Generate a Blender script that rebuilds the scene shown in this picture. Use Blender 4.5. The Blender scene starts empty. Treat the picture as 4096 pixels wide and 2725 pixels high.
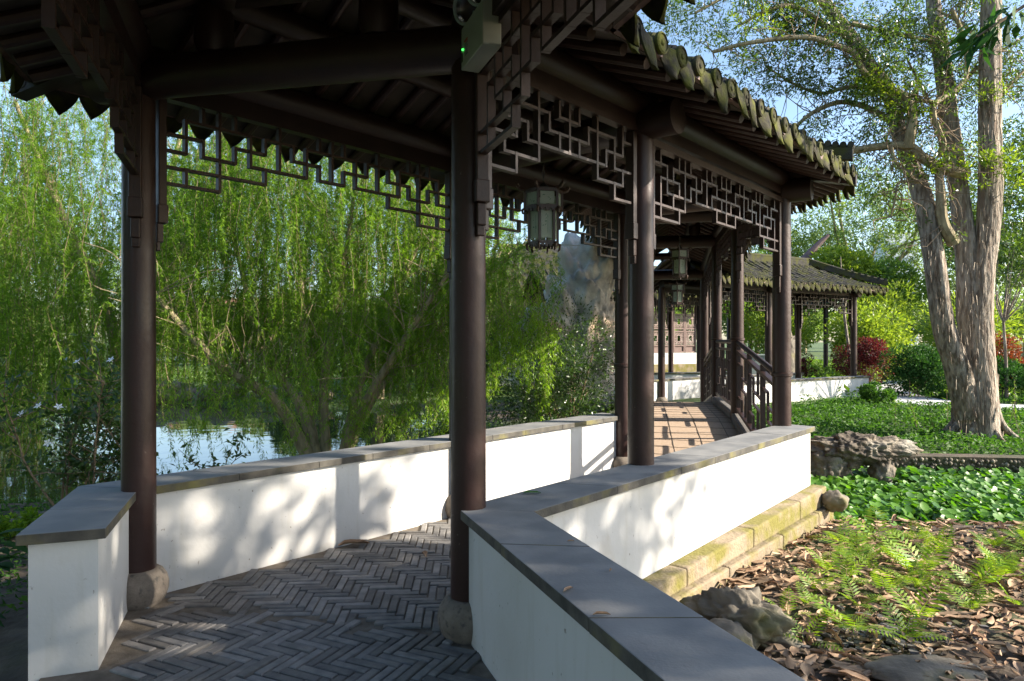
import bpy, math, random
import numpy as np
from mathutils import Vector, Matrix, noise as mnoise
R = math.radians
random.seed(7)
rng = np.random.default_rng(11)
SC = bpy.context.scene
COL = SC.collection

# ------------------------------------------------------------------ camera, sky, sun, exposure
cam = bpy.data.cameras.new('camera')
cam.sensor_width = 36.0
cam.lens = 24.0
cam.clip_start = 0.05
cam.clip_end = 2000
co = bpy.data.objects.new('camera', cam)
COL.objects.link(co)
co.location = (0, 0, 1.6)
co.rotation_euler = (R(90), 0, 0)
SC.camera = co

SUN_EL, SUN_AZ = 27.0, 98.0            # degrees; azimuth clockwise from +Y
sunv = Vector((math.sin(R(SUN_AZ)) * math.cos(R(SUN_EL)), math.cos(R(SUN_AZ)) * math.cos(R(SUN_EL)), math.sin(R(SUN_EL))))
W = bpy.data.worlds.new('World')
SC.world = W
W.use_nodes = True
nt = W.node_tree
bg = nt.nodes['Background']
sky = nt.nodes.new('ShaderNodeTexSky')
sky.sky_type = 'NISHITA'
sky.sun_disc = False
sky.sun_elevation = R(SUN_EL)
sky.sun_rotation = R(SUN_AZ)
sky.air_density = 1.0
sky.dust_density = 1.0
sky.ozone_density = 1.8
nt.links.new(sky.outputs[0], bg.inputs[0])
bg.inputs[1].default_value = 0.125
sl = bpy.data.lights.new('sun', 'SUN')
sl.energy = 5.0
sl.angle = R(0.5)
sl.color = (1.0, 0.90, 0.76)
so = bpy.data.objects.new('sun', sl)
COL.objects.link(so)
so.rotation_euler = sunv.to_track_quat('Z', 'Y').to_euler()
SC.view_settings.view_transform = 'Standard'
SC.view_settings.look = 'None'
SC.view_settings.exposure = 1.42
SC.view_settings.gamma = 1.0
SC.view_settings.use_curve_mapping = False
SC.cycles.max_bounces = 7
SC.cycles.transparent_max_bounces = 8
SC.cycles.use_denoising = True
SC.cycles.caustics_reflective = False
SC.cycles.caustics_refractive = False

# ------------------------------------------------------------------ materials
def mat(name, c1, c2=None, rough=0.7, scale=8.0, detail=6.0, bump=0.0, bscale=None, spec=0.5, lo=0.35, hi=0.65,
        c3=None, scale3=2.0, lo3=0.5, hi3=0.7, stretch=None, metallic=0.0, trans=0.0, tone=None, rough2=None):
    m = bpy.data.materials.new(name)
    m.use_nodes = True
    n = m.node_tree.nodes
    L = m.node_tree.links
    p = n['Principled BSDF']
    p.inputs['Roughness'].default_value = rough
    p.inputs['Specular IOR Level'].default_value = spec
    p.inputs['Metallic'].default_value = metallic
    tc = n.new('ShaderNodeTexCoord')
    vec = tc.outputs['Object']
    if stretch:
        mp = n.new('ShaderNodeMapping')
        mp.inputs['Scale'].default_value = stretch
        L.new(vec, mp.inputs[0])
        vec = mp.outputs[0]
    col = None
    if c2 is not None:
        t = n.new('ShaderNodeTexNoise')
        t.inputs['Scale'].default_value = scale
        t.inputs['Detail'].default_value = detail
        L.new(vec, t.inputs['Vector'])
        r = n.new('ShaderNodeMapRange')
        r.inputs[1].default_value = lo
        r.inputs[2].default_value = hi
        L.new(t.outputs[0], r.inputs[0])
        mx = n.new('ShaderNodeMix')
        mx.data_type = 'RGBA'
        mx.inputs[6].default_value = (*c1, 1)
        mx.inputs[7].default_value = (*c2, 1)
        L.new(r.outputs[0], mx.inputs[0])
        col = mx.outputs[2]
        if rough2 is not None:
            rr = n.new('ShaderNodeMapRange')
            rr.inputs[3].default_value = rough
            rr.inputs[4].default_value = rough2
            L.new(r.outputs[0], rr.inputs[0])
            L.new(rr.outputs[0], p.inputs['Roughness'])
    if c3 is not None:
        t = n.new('ShaderNodeTexNoise')
        t.inputs['Scale'].default_value = scale3
        t.inputs['Detail'].default_value = 8.0
        L.new(vec, t.inputs['Vector'])
        r = n.new('ShaderNodeMapRange')
        r.inputs[1].default_value = lo3
        r.inputs[2].default_value = hi3
        L.new(t.outputs[0], r.inputs[0])
        mx = n.new('ShaderNodeMix')
        mx.data_type = 'RGBA'
        L.new(col, mx.inputs[6])
        mx.inputs[7].default_value = (*c3, 1)
        L.new(r.outputs[0], mx.inputs[0])
        col = mx.outputs[2]
    if tone:
        g = n.new('ShaderNodeNewGeometry')
        r = n.new('ShaderNodeMapRange')
        r.inputs[3].default_value = tone[0]
        r.inputs[4].default_value = tone[1]
        L.new(g.outputs['Random Per Island'], r.inputs[0])
        mx = n.new('ShaderNodeMix')
        mx.data_type = 'RGBA'
        mx.blend_type = 'MULTIPLY'
        mx.inputs[0].default_value = 1.0
        if col is None:
            mx.inputs[6].default_value = (*c1, 1)
        else:
            L.new(col, mx.inputs[6])
        L.new(r.outputs[0], mx.inputs[7])
        col = mx.outputs[2]
    if col is None:
        p.inputs['Base Color'].default_value = (*c1, 1)
    else:
        L.new(col, p.inputs['Base Color'])
    if bump:
        t = n.new('ShaderNodeTexNoise')
        t.inputs['Scale'].default_value = bscale or scale * 3
        t.inputs['Detail'].default_value = 8.0
        L.new(vec, t.inputs['Vector'])
        b = n.new('ShaderNodeBump')
        b.inputs['Strength'].default_value = 1.0
        b.inputs['Distance'].default_value = bump
        L.new(t.outputs[0], b.inputs['Height'])
        L.new(b.outputs[0], p.inputs['Normal'])
    return m

def leafmat(name, c1, c2, rough=0.45, tr=0.45, trc=None, spec=0.4):
    """two-sided leaf: reflects and lets light through; every leaf (island) a tone of its own"""
    m = bpy.data.materials.new(name)
    m.use_nodes = True
    n = m.node_tree.nodes
    L = m.node_tree.links
    p = n['Principled BSDF']
    out = n['Material Output']
    g = n.new('ShaderNodeNewGeometry')
    cr = n.new('ShaderNodeMix')
    cr.data_type = 'RGBA'
    cr.inputs[6].default_value = (*c1, 1)
    cr.inputs[7].default_value = (*c2, 1)
    L.new(g.outputs['Random Per Island'], cr.inputs[0])
    L.new(cr.outputs[2], p.inputs['Base Color'])
    p.inputs['Roughness'].default_value = rough
    p.inputs['Specular IOR Level'].default_value = spec
    t = n.new('ShaderNodeBsdfTranslucent')
    k = trc or (1.5, 1.7, 0.6)
    mm = n.new('ShaderNodeMix')
    mm.data_type = 'RGBA'
    mm.blend_type = 'MULTIPLY'
    mm.inputs[0].default_value = 1.0
    mm.inputs[7].default_value = (*k, 1)
    L.new(cr.outputs[2], mm.inputs[6])
    L.new(mm.outputs[2], t.inputs[0])
    s = n.new('ShaderNodeMixShader')
    s.inputs[0].default_value = tr
    L.new(p.outputs[0], s.inputs[1])
    L.new(t.outputs[0], s.inputs[2])
    L.new(s.outputs[0], out.inputs[0])
    return m

def weather(m, streak, speck):
    n = m.node_tree.nodes; L = m.node_tree.links; p = n['Principled BSDF']
    src = p.inputs['Base Color'].links[0].from_socket
    tc = n.new('ShaderNodeTexCoord')
    for sc, det, lo, hi, colr, strength, st in ((5.0, 6.0, .56, .78, streak, .55, (3.2, 3.2, .35)), (38.0, 3.0, .70, .76, speck, .8, (1, 1, .7))):
        mp = n.new('ShaderNodeMapping'); mp.inputs['Scale'].default_value = st
        L.new(tc.outputs['Object'], mp.inputs[0])
        t = n.new('ShaderNodeTexNoise'); t.inputs['Scale'].default_value = sc; t.inputs['Detail'].default_value = det
        L.new(mp.outputs[0], t.inputs['Vector'])
        r = n.new('ShaderNodeMapRange'); r.inputs[1].default_value = lo; r.inputs[2].default_value = hi; r.inputs[4].default_value = strength
        L.new(t.outputs[0], r.inputs[0])
        mx = n.new('ShaderNodeMix'); mx.data_type = 'RGBA'
        L.new(r.outputs[0], mx.inputs[0]); L.new(src, mx.inputs[6]); mx.inputs[7].default_value = (*colr, 1)
        src = mx.outputs[2]
    L.new(src, p.inputs['Base Color'])

M = {}
M['wood'] = mat('painted_brown_wood', (0.023, 0.010, 0.0075), (0.034, 0.0155, 0.012), rough=0.42, rough2=0.52, scale=5, bump=0.0012, bscale=60, spec=0.45)
M['column'] = mat('column_paint', (0.027, 0.0115, 0.009), (0.038, 0.0165, 0.0135), rough=0.34, rough2=0.5, scale=4, bump=0.0022, bscale=28, spec=0.4)
M['rafter'] = mat('rafter_paint', (0.040, 0.019, 0.014), (0.062, 0.030, 0.023), rough=0.5, scale=6, bump=0.001, bscale=40)
M['board'] = mat('ceiling_board', (0.055, 0.042, 0.033), (0.08, 0.064, 0.052), rough=0.8, scale=7)
M['fascia'] = mat('fascia_board', (0.085, 0.038, 0.029), (0.15, 0.085, 0.07), rough=0.6, scale=9, bump=0.002)
M['tile'] = mat('grey_clay_tile', (0.034, 0.033, 0.030), (0.072, 0.068, 0.058), rough=0.95, spec=0.2, scale=9, bump=0.006, bscale=40,
                c3=(0.07, 0.072, 0.022), scale3=5, lo3=0.42, hi3=0.62, tone=(0.6, 1.25))
M['driptile'] = mat('mossy_drip_tile', (0.030, 0.028, 0.024), (0.075, 0.068, 0.044), rough=0.95, spec=0.2, scale=16, bump=0.006, bscale=45,
                    c3=(0.085, 0.09, 0.02), scale3=9, lo3=0.40, hi3=0.62, tone=(0.6, 1.2))
M['plaster'] = mat('white_plaster', (0.61, 0.60, 0.58), (0.54, 0.53, 0.50), rough=0.75, scale=1.6, lo=0.45, hi=0.75, bump=0.0012, bscale=45,
                   c3=(0.47, 0.40, 0.30), scale3=2.6, lo3=0.60, hi3=0.85)
weather(M['plaster'], (0.50, 0.48, 0.42), (0.22, 0.19, 0.15))
weather(M['column'], (0.046, 0.023, 0.018), (0.10, 0.075, 0.065))
M['coping'] = mat('grey_coping_stone', (0.20, 0.205, 0.21), (0.29, 0.29, 0.285), rough=0.62, rough2=0.75, scale=5, bump=0.0012, bscale=70,
                  c3=(0.30, 0.285, 0.26), scale3=3.5, lo3=0.60, hi3=0.78, tone=(0.85, 1.12))
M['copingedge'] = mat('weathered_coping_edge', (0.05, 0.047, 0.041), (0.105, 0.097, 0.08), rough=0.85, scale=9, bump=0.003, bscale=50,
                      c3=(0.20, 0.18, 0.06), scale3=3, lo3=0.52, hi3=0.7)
M['basestone'] = mat('column_base_granite', (0.15, 0.125, 0.10), (0.22, 0.185, 0.15), rough=0.85, scale=14, bump=0.004, bscale=80,
                     c3=(0.09, 0.08, 0.07), scale3=30, lo3=0.55, hi3=0.7)
M['plinth'] = mat('granite_plinth', (0.30, 0.235, 0.155), (0.23, 0.18, 0.12), rough=0.92, scale=6, bump=0.012, bscale=32,
                  c3=(0.17, 0.15, 0.03), scale3=3.6, lo3=0.42, hi3=0.60)
weather(M['plinth'], (0.10, 0.085, 0.05), (0.08, 0.07, 0.05))
M['brick'] = mat('grey_brick', (0.155, 0.152, 0.152), (0.245, 0.233, 0.220), rough=0.85, scale=11, bump=0.004, bscale=45, tone=(0.6, 1.25),
                 c3=(0.17, 0.13, 0.095), scale3=0.9, lo3=0.55, hi3=0.8)
M['sand'] = mat('sandy_mortar', (0.115, 0.095, 0.072), (0.19, 0.16, 0.128), rough=0.95, scale=14, bump=0.004, bscale=120)
M['deck'] = mat('tan_deck_tile', (0.42, 0.31, 0.22), (0.48, 0.365, 0.27), rough=0.85, scale=25, bump=0.001, bscale=150)
M['joint'] = mat('dark_joint', (0.10, 0.085, 0.07))
M['kerb'] = mat('dark_kerb_stone', (0.12, 0.11, 0.105), (0.18, 0.165, 0.155), rough=0.85, scale=9, bump=0.003)
M['soil'] = mat('dark_soil', (0.055, 0.040, 0.028), (0.115, 0.085, 0.058), rough=0.95, scale=5, bump=0.02, bscale=16,
                c3=(0.05, 0.07, 0.02), scale3=0.5, lo3=0.45, hi3=0.6)
M['path'] = mat('pale_path', (0.50, 0.50, 0.50), (0.60, 0.59, 0.58), rough=0.85, scale=12)
M['rock'] = mat('weathered_limestone', (0.10, 0.087, 0.068), (0.25, 0.215, 0.165), rough=0.9, scale=3.2, bump=0.02, bscale=11,
                c3=(0.12, 0.11, 0.035), scale3=2.4, lo3=0.52, hi3=0.68)
M['brownrock'] = mat('brown_log_like_rock', (0.055, 0.043, 0.032), (0.19, 0.155, 0.115), rough=0.92, scale=4, bump=0.04, bscale=10, c3=(0.25, 0.23, 0.19), scale3=2.2, lo3=.55, hi3=.7)
M['darkrock'] = mat('grey_scholar_rock', (0.27, 0.255, 0.235), (0.72, 0.69, 0.63), rough=0.9, scale=2.6, detail=10, lo=.36, hi=.66, bump=0.03, bscale=6,
                    c3=(0.50, 0.37, 0.26), scale3=1.3, lo3=0.5, hi3=0.66)
M['bark'] = mat('papery_bark', (0.14, 0.108, 0.08), (0.40, 0.34, 0.27), rough=0.92, scale=6.5, lo=0.38, hi=0.60, bump=0.07, bscale=8, stretch=(3.0, 3.0, 0.55),
                c3=(0.23, 0.165, 0.12), scale3=2.6, lo3=0.55, hi3=0.7)
M['bark2'] = mat('olive_bark', (0.20, 0.16, 0.09), (0.38, 0.31, 0.185), rough=0.9, scale=7, bump=0.02, bscale=12, stretch=(2, 2, 0.5))
M['twig'] = mat('brown_twig', (0.15, 0.10, 0.06), (0.26, 0.19, 0.12), rough=0.9, scale=10)
M['willow_leaf'] = leafmat('willow_leaf', (0.080, 0.175, 0.018), (0.225, 0.35, 0.034), tr=0.58, trc=(1.5, 1.6, 0.5))
M['spray_leaf'] = leafmat('sunlit_spray_leaf', (0.15, 0.30, 0.025), (0.30, 0.44, 0.04), tr=0.5, trc=(1.3, 1.4, 0.4))  # brighter leaf colour stands in for sun on the hanging sprays
M['willow_dark'] = leafmat('willow_leaf_dark', (0.07, 0.14, 0.022), (0.15, 0.24, 0.035), tr=0.45, trc=(1.4, 1.6, 0.5))
M['tree_leaf'] = leafmat('paperbark_leaf', (0.040, 0.080, 0.020), (0.11, 0.17, 0.03), tr=0.4, trc=(1.5, 1.6, 0.4), spec=0.5, rough=0.35)
M['sprout_leaf'] = leafmat('fresh_sprout_leaf', (0.12, 0.22, 0.03), (0.28, 0.36, 0.04), tr=0.5, trc=(1.4, 1.4, 0.4))
M['shrub_leaf'] = leafmat('shrub_leaf', (0.028, 0.070, 0.022), (0.085, 0.14, 0.03), tr=0.3, spec=0.5, rough=0.35)
M['broad_leaf'] = leafmat('broad_leaf', (0.022, 0.065, 0.022), (0.05, 0.13, 0.03), tr=0.25, spec=0.12, rough=0.65)
M['lime_leaf'] = leafmat('lime_leaf', (0.15, 0.25, 0.035), (0.32, 0.40, 0.06), tr=0.5, trc=(1.3, 1.3, 0.5))
M['mid_leaf'] = leafmat('mid_green_leaf', (0.075, 0.15, 0.03), (0.18, 0.27, 0.05), tr=0.5, trc=(1.4, 1.5, 0.5))
M['far_leaf'] = leafmat('far_tree_leaf', (0.13, 0.20, 0.075), (0.24, 0.32, 0.10), tr=0.5, trc=(1.3, 1.4, 0.6))  # leaf colour raised and paled in place of distance haze
M['red_leaf'] = leafmat('maroon_leaf', (0.06, 0.018, 0.02), (0.15, 0.035, 0.035), tr=0.4, trc=(1.6, 0.8, 0.8))
M['orange_leaf'] = leafmat('orange_red_leaf', (0.13, 0.035, 0.02), (0.24, 0.085, 0.03), tr=0.4, trc=(1.5, 1.0, 0.6))
M['cover_leaf'] = leafmat('ground_cover_leaf', (0.030, 0.090, 0.022), (0.095, 0.19, 0.032), tr=0.35, spec=0.25, rough=0.6)
M['fern_leaf'] = leafmat('fern_frond', (0.12, 0.25, 0.025), (0.30, 0.42, 0.04), tr=0.45, trc=(1.4, 1.4, 0.4))
M['pad_leaf'] = leafmat('water_hyacinth_leaf', (0.050, 0.145, 0.022), (0.15, 0.31, 0.038), tr=0.35, spec=0.4, rough=0.42, trc=(1.4, 1.6, 0.4))
M['dead_leaf'] = mat('dead_leaf', (0.24, 0.145, 0.088), (0.46, 0.325, 0.21), rough=0.85, spec=0.25, scale=6, tone=(0.45, 1.45), bump=0.003, bscale=30)
M['petal'] = mat('white_petal', (0.85, 0.85, 0.82), rough=0.5)
M['boxpaint'] = mat('cream_enamel', (0.40, 0.43, 0.41), (0.44, 0.47, 0.45), rough=0.4, scale=5)
M['chrome'] = mat('lamp_reflector', (0.75, 0.78, 0.8), rough=0.18, metallic=1.0)
M['rim'] = mat('lamp_rim', (0.35, 0.42, 0.45), rough=0.35)
M['blackplastic'] = mat('black_plastic', (0.02, 0.02, 0.02), rough=0.4)
M['redprint'] = mat('red_print', (0.4, 0.05, 0.04))
M['greyprint'] = mat('grey_print', (0.16, 0.16, 0.16))
M['lanternwood'] = mat('lantern_rosewood', (0.035, 0.018, 0.013), (0.06, 0.03, 0.022), rough=0.4, scale=20)
M['painted'] = mat('bamboo_painting', (0.02, 0.22, 0.13), rough=0.5)
M['horn'] = mat('purple_brown_ridge', (0.10, 0.062, 0.058), (0.15, 0.095, 0.09), rough=0.7, scale=5)
M['greenbin'] = mat('grey_green_paint', (0.22, 0.27, 0.25), rough=0.5)
M['tower'] = mat('pale_tower_wall', (0.62, 0.66, 0.70), rough=0.8)
M['towerwin'] = mat('tower_window', (0.30, 0.36, 0.42), rough=0.3)
M['terracotta'] = mat('red_roof_tile', (0.42, 0.20, 0.13), (0.5, 0.27, 0.18), rough=0.8, scale=3)
M['doorwood'] = mat('door_panel_paint', (0.16, 0.10, 0.085), (0.20, 0.13, 0.11), rough=0.55, scale=6)
M['doorfretwork'] = mat('door_fretwork_paint', (0.30, 0.21, 0.18), (0.36, 0.26, 0.23), rough=0.55, scale=6)
M['pebble'] = mat('pebble_facing', (0.13, 0.11, 0.08), (0.30, 0.26, 0.19), rough=0.85, scale=9, tone=(0.5, 1.2))
M['fallen_green'] = leafmat('fallen_green_leaf', (0.05, 0.14, 0.02), (0.05, 0.14, 0.02), tr=0.1)

# frosted lantern glass
g = bpy.data.materials.new('frosted_glass')
g.use_nodes = True
_n = g.node_tree.nodes
_p = _n['Principled BSDF']
_p.inputs['Base Color'].default_value = (0.60, 0.68, 0.62, 1)
_p.inputs['Roughness'].default_value = 0.35
_t = _n.new('ShaderNodeBsdfTranslucent')
_t.inputs[0].default_value = (0.62, 0.72, 0.66, 1)
_s = _n.new('ShaderNodeMixShader')
_s.inputs[0].default_value = 0.5
g.node_tree.links.new(_p.outputs[0], _s.inputs[1])
g.node_tree.links.new(_t.outputs[0], _s.inputs[2])
g.node_tree.links.new(_s.outputs[0], _n['Material Output'].inputs[0])
M['glass'] = g
# green indicator lamp
g = bpy.data.materials.new('green_led')
g.use_nodes = True
_p = g.node_tree.nodes['Principled BSDF']
_p.inputs['Emission Color'].default_value = (0.05, 1.0, 0.1, 1)
_p.inputs['Emission Strength'].default_value = 1.5
M['led'] = g
# pond water: dark, mirror-like with faint ripples
g = bpy.data.materials.new('pond_water')
g.use_nodes = True
_n = g.node_tree.nodes
_p = _n['Principled BSDF']
_p.inputs['Base Color'].default_value = (0.012, 0.022, 0.014, 1)
_p.inputs['Roughness'].default_value = 0.03
_p.inputs['Specular IOR Level'].default_value = 1.0
_p.inputs['IOR'].default_value = 1.6
_t = _n.new('ShaderNodeTexNoise')
_t.inputs['Scale'].default_value = 1.6
_b = _n.new('ShaderNodeBump')
_b.inputs['Strength'].default_value = 0.25
_b.inputs['Distance'].default_value = 0.02
_c = _n.new('ShaderNodeTexCoord')
g.node_tree.links.new(_c.outputs['Object'], _t.inputs['Vector'])
g.node_tree.links.new(_t.outputs[0], _b.inputs['Height'])
g.node_tree.links.new(_b.outputs[0], _p.inputs['Normal'])
M['water'] = g

# ------------------------------------------------------------------ object helpers
def tag(o, label=None, cat=None, group=None, kind=None):
    if label: o['label'] = label
    if cat: o['category'] = cat
    if group: o['group'] = group
    if kind: o['kind'] = kind
    return o

def empty(name, loc, label=None, cat=None, group=None, rz=0.0):
    o = bpy.data.objects.new(name, None)
    o.empty_display_size = 0.1
    COL.objects.link(o)
    o.location = loc
    o.rotation_euler = (0, 0, rz)
    return tag(o, label, cat, group)

def link(name, me, parent=None, world=True):
    """world=True: the mesh is in world coordinates although its thing (an Empty) stands elsewhere"""
    o = bpy.data.objects.new(name, me)
    COL.objects.link(o)
    if parent is not None:
        o.parent = parent
        if world:
            r = parent
            inv = Matrix.Identity(4)
            while r is not None:
                inv = inv @ Matrix.Identity(4)
                r = r.parent
            top = parent
            if top.parent is None:
                o.matrix_parent_inverse = (Matrix.Translation(top.location) @ Matrix.Rotation(top.rotation_euler.z, 4, 'Z')).inverted()
    return o

def copy_tree(o, parent=None):
    c = o.copy()
    COL.objects.link(c)
    c.parent = parent
    for ch in list(o.children):
        copy_tree(ch, c)
    return c

class MB:
    """collects shapes for ONE mesh object"""
    def __init__(s):
        s.v = []
        s.f = []
        s.mi = []
        s.cur = 0
    def add(s, vs, fs):
        b = len(s.v)
        s.v += [tuple(p) for p in vs]
        for f in fs:
            s.f.append(tuple(i + b for i in f))
            s.mi.append(s.cur)
    def box(s, c, size, ax=None):
        """c centre; size (a,b,c); ax: 3 axes"""
        c = Vector(c)
        ax = ax or (Vector((1, 0, 0)), Vector((0, 1, 0)), Vector((0, 0, 1)))
        h = [Vector(a) * (d / 2) for a, d in zip(ax, size)]
        vs = [c + h[0] * i + h[1] * j + h[2] * k for k in (-1, 1) for j in (-1, 1) for i in (-1, 1)]
        s.add(vs, [(0, 2, 3, 1), (4, 5, 7, 6), (0, 1, 5, 4), (2, 6, 7, 3), (0, 4, 6, 2), (1, 3, 7, 5)])
    def hexa(s, lo, hi):
        """8 corners: 4 lower, 4 upper (counter-clockwise)"""
        s.add(list(lo) + list(hi), [(3, 2, 1, 0), (4, 5, 6, 7), (0, 1, 5, 4), (1, 2, 6, 5), (2, 3, 7, 6), (3, 0, 4, 7)])
    def prism(s, poly, z0, z1):
        n = len(poly)
        vs = [(p[0], p[1], z0) for p in poly] + [(p[0], p[1], z1) for p in poly]
        s.add(vs, [tuple(range(n))[::-1], tuple(range(n, 2 * n))] + [(i, (i + 1) % n, n + (i + 1) % n, n + i) for i in range(n)])
    def tube(s, path, rad, n=8, cap=True, squash=None):
        path = [Vector(p) for p in path]
        if not hasattr(rad, '__len__'):
            rad = [rad] * len(path)
        vs = []
        up = Vector((0, 0, 1))
        t0 = (path[1] - path[0]).normalized()
        a = t0.cross(up)
        if a.length < 1e-3:
            a = t0.cross(Vector((1, 0, 0)))
        a.normalize()
        for i, p in enumerate(path):
            t = (path[min(i + 1, len(path) - 1)] - path[max(i - 1, 0)]).normalized()
            a = (a - t * a.dot(t))
            if a.length < 1e-5:
                a = t.orthogonal()
            a.normalize()
            b = t.cross(a)
            for k in range(n):
                w = 2 * math.pi * k / n
                vs.append(p + (a * math.cos(w) + b * math.sin(w)) * rad[i])
        fs = []
        for i in range(len(path) - 1):
            for k in range(n):
                fs.append((i * n + k, i * n + (k + 1) % n, (i + 1) * n + (k + 1) % n, (i + 1) * n + k))
        if cap:
            fs.append(tuple(range(n))[::-1])
            fs.append(tuple(range((len(path) - 1) * n, len(path) * n)))
        s.add(vs, fs)
    def lathe(s, prof, c=(0, 0, 0), n=28, cap=True):
        """prof: [(r,z)] bottom to top"""
        vs = []
        for r, z in prof:
            for k in range(n):
                w = 2 * math.pi * k / n
                vs.append((c[0] + r * math.cos(w), c[1] + r * math.sin(w), c[2] + z))
        fs = []
        for i in range(len(prof) - 1):
            for k in range(n):
                fs.append((i * n + k, i * n + (k + 1) % n, (i + 1) * n + (k + 1) % n, (i + 1) * n + k))
        if cap:
            fs.append(tuple(range(n))[::-1])
            fs.append(tuple(range((len(prof) - 1) * n, len(prof) * n)))
        s.add(vs, fs)
    def mesh(s, name, mats, smooth=True, angle=35):
        me = bpy.data.meshes.new(name)
        me.from_pydata(s.v, [], s.f)
        for m in (mats if isinstance(mats, (list, tuple)) else [mats]):
            me.materials.append(m)
        if any(s.mi):
            me.polygons.foreach_set('material_index', s.mi)
        if smooth:
            me.polygons.foreach_set('use_smooth', [True] * len(me.polygons))
            me.set_sharp_from_angle(angle=R(angle))
        me.update()
        return me
    def build(s, name, mats, parent=None, bevel=0.0, world=True, smooth=True, angle=35):
        o = link(name, s.mesh(name, mats, smooth, angle), parent, world)
        if bevel:
            b = o.modifiers.new('bevel', 'BEVEL')
            b.width = bevel
            b.segments = 2
            b.limit_method = 'ANGLE'
            b.angle_limit = R(40)
        return o

def npmesh(name, V, F, mats, smooth=True):
    """V (n,3) array, F (m,k) array of equal-sided faces"""
    me = bpy.data.meshes.new(name)
    m, k = F.shape
    me.vertices.add(len(V))
    me.vertices.foreach_set('co', np.ascontiguousarray(V, dtype=np.float32).ravel())
    me.loops.add(m * k)
    me.loops.foreach_set('vertex_index', np.ascontiguousarray(F, dtype=np.int32).ravel())
    me.polygons.add(m)
    me.polygons.foreach_set('loop_start', np.arange(0, m * k, k, dtype=np.int32))
    me.polygons.foreach_set('use_smooth', np.full(m, smooth, dtype=bool))
    me.materials.append(mats)
    me.update(calc_edges=True)
    me.validate()
    return me

def norm(v):
    return v / np.maximum(np.linalg.norm(v, axis=-1, keepdims=True), 1e-9)

def leaves(P, D, length, width, jitter=0.25, N=None):
    """rhombic, slightly folded leaves at P pointing along D"""
    n = len(P)
    D = norm(D + rng.normal(0, jitter, (n, 3)))
    if N is None:
        N = rng.normal(0, 1, (n, 3)) + np.array([0.15, -0.1, 0.7])
    S = norm(np.cross(D, N))
    U = norm(np.cross(S, D))
    L = (length * rng.uniform(0.7, 1.25, n))[:, None]
    Wd = (width * rng.uniform(0.75, 1.2, n))[:, None]
    a = P
    b = P + D * L * 0.45 + S * Wd * 0.5 + U * Wd * 0.18
    c = P + D * L - U * L * 0.08
    d = P + D * L * 0.45 - S * Wd * 0.5 + U * Wd * 0.18
    V = np.stack([a, b, c, d], 1).reshape(-1, 3)
    F = np.arange(4 * n).reshape(n, 4)
    return V, F

def merge(parts):
    Vs, Fs, o = [], [], 0
    for V, F in parts:
        Vs.append(V)
        Fs.append(F + o)
        o += len(V)
    return np.concatenate(Vs), np.concatenate(Fs)

def at(px, py, z):
    """photo pixel (2357 wide) on the horizontal plane z"""
    k = (1.6 - z) / (py - 784.0)
    return Vector(((px - 1178.5) * k, 1571.0 * k, z))
def atY(px, py, Y):
    return Vector(((px - 1178.5) / 1571.0 * Y, Y, 1.6 + (784.0 - py) / 1571.0 * Y))

V2 = lambda p: Vector((p[0], p[1]))
def line_x(p, d, q, e):
    """intersection of p+t d and q+u e"""
    den = d.x * e.y - d.y * e.x
    if abs(den) < 1e-6:
        return None
    t = ((q.x - p.x) * e.y - (q.y - p.y) * e.x) / den
    return p + d * t
def offset(poly, d):
    """polyline moved d to the left of its direction"""
    pts = [V2(p) for p in poly]
    out = []
    for i, p in enumerate(pts):
        ds = []
        if i > 0: ds.append((pts[i] - pts[i - 1]).normalized())
        if i < len(pts) - 1: ds.append((pts[i + 1] - pts[i]).normalized())
        ns = [Vector((-a.y, a.x)) for a in ds]
        if len(ds) == 1:
            out.append(p + ns[0] * d)
        else:
            x = line_x(p + ns[0] * d, ds[0], p + ns[1] * d, ds[1])
            out.append(x if x is not None else p + ns[0] * d)
    return out

# ------------------------------------------------------------------ the plan of the walkway (metres)
A = V2((-2.296, 4.20)); E_ = V2((-0.482, 6.28)); F_ = V2((1.348, 8.306))
B = V2((-0.24, 3.75)); C_ = V2((0.957, 5.07)); D_ = V2((2.906, 7.355))
u1 = V2((0.35, -0.937)).normalized()
A0 = A + u1 * 3.4; B0 = B + u1 * 3.4
G_ = V2((3.466, 10.5)); H_ = V2((4.04, 13.47)); I_ = V2((4.65, 16.5))
GL = V2((1.80, 10.85)); HL = V2((2.36, 13.80)); IL = V2((2.95, 16.9))
J_ = V2((7.1, 18.9)); K_ = V2((10.46, 20.9))
ZF = -0.167                                          # floor level of the far gallery
far_front = [I_ + V2((0.15, 0.35)), J_, K_]
far_back = offset(far_front, 1.95)
far_back[0] = V2((4.15, 18.95))

# ------------------------------------------------------------------ ground, water, path
LEFT_POND = [(-60, 9.4), (-9, 8.9), (-6.5, 8.3), (-4.6, 8.7), (-3.5, 10.2), (-2.4, 11.0), (-1.0, 11.6), (-0.4, 13.2), (-1.2, 17), (-4.5, 20.5), (-12, 22), (-60, 23)]
RIGHT_POND = [(3.35, 7.35), (4.6, 7.2), (6.2, 7.0), (8.5, 6.8), (14, 6.6), (14, 9.6), (9, 10.1), (7.2, 10.4), (5.2, 10.6), (4.4, 10.4), (3.6, 10.2), (2.9, 8.6)]
PATH = [(26, 12.6), (17, 15.0), (13.2, 16.1), (11.0, 16.9), (10.0, 18.2), (10.95, 20.8), (12.2, 24.5), (14.5, 29), (16.3, 28.4), (13.9, 24.2), (12.6, 21.4), (12.2, 19.4), (12.5, 18.3), (14.2, 17.3), (18, 16.2), (26, 14.4)]
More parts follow.
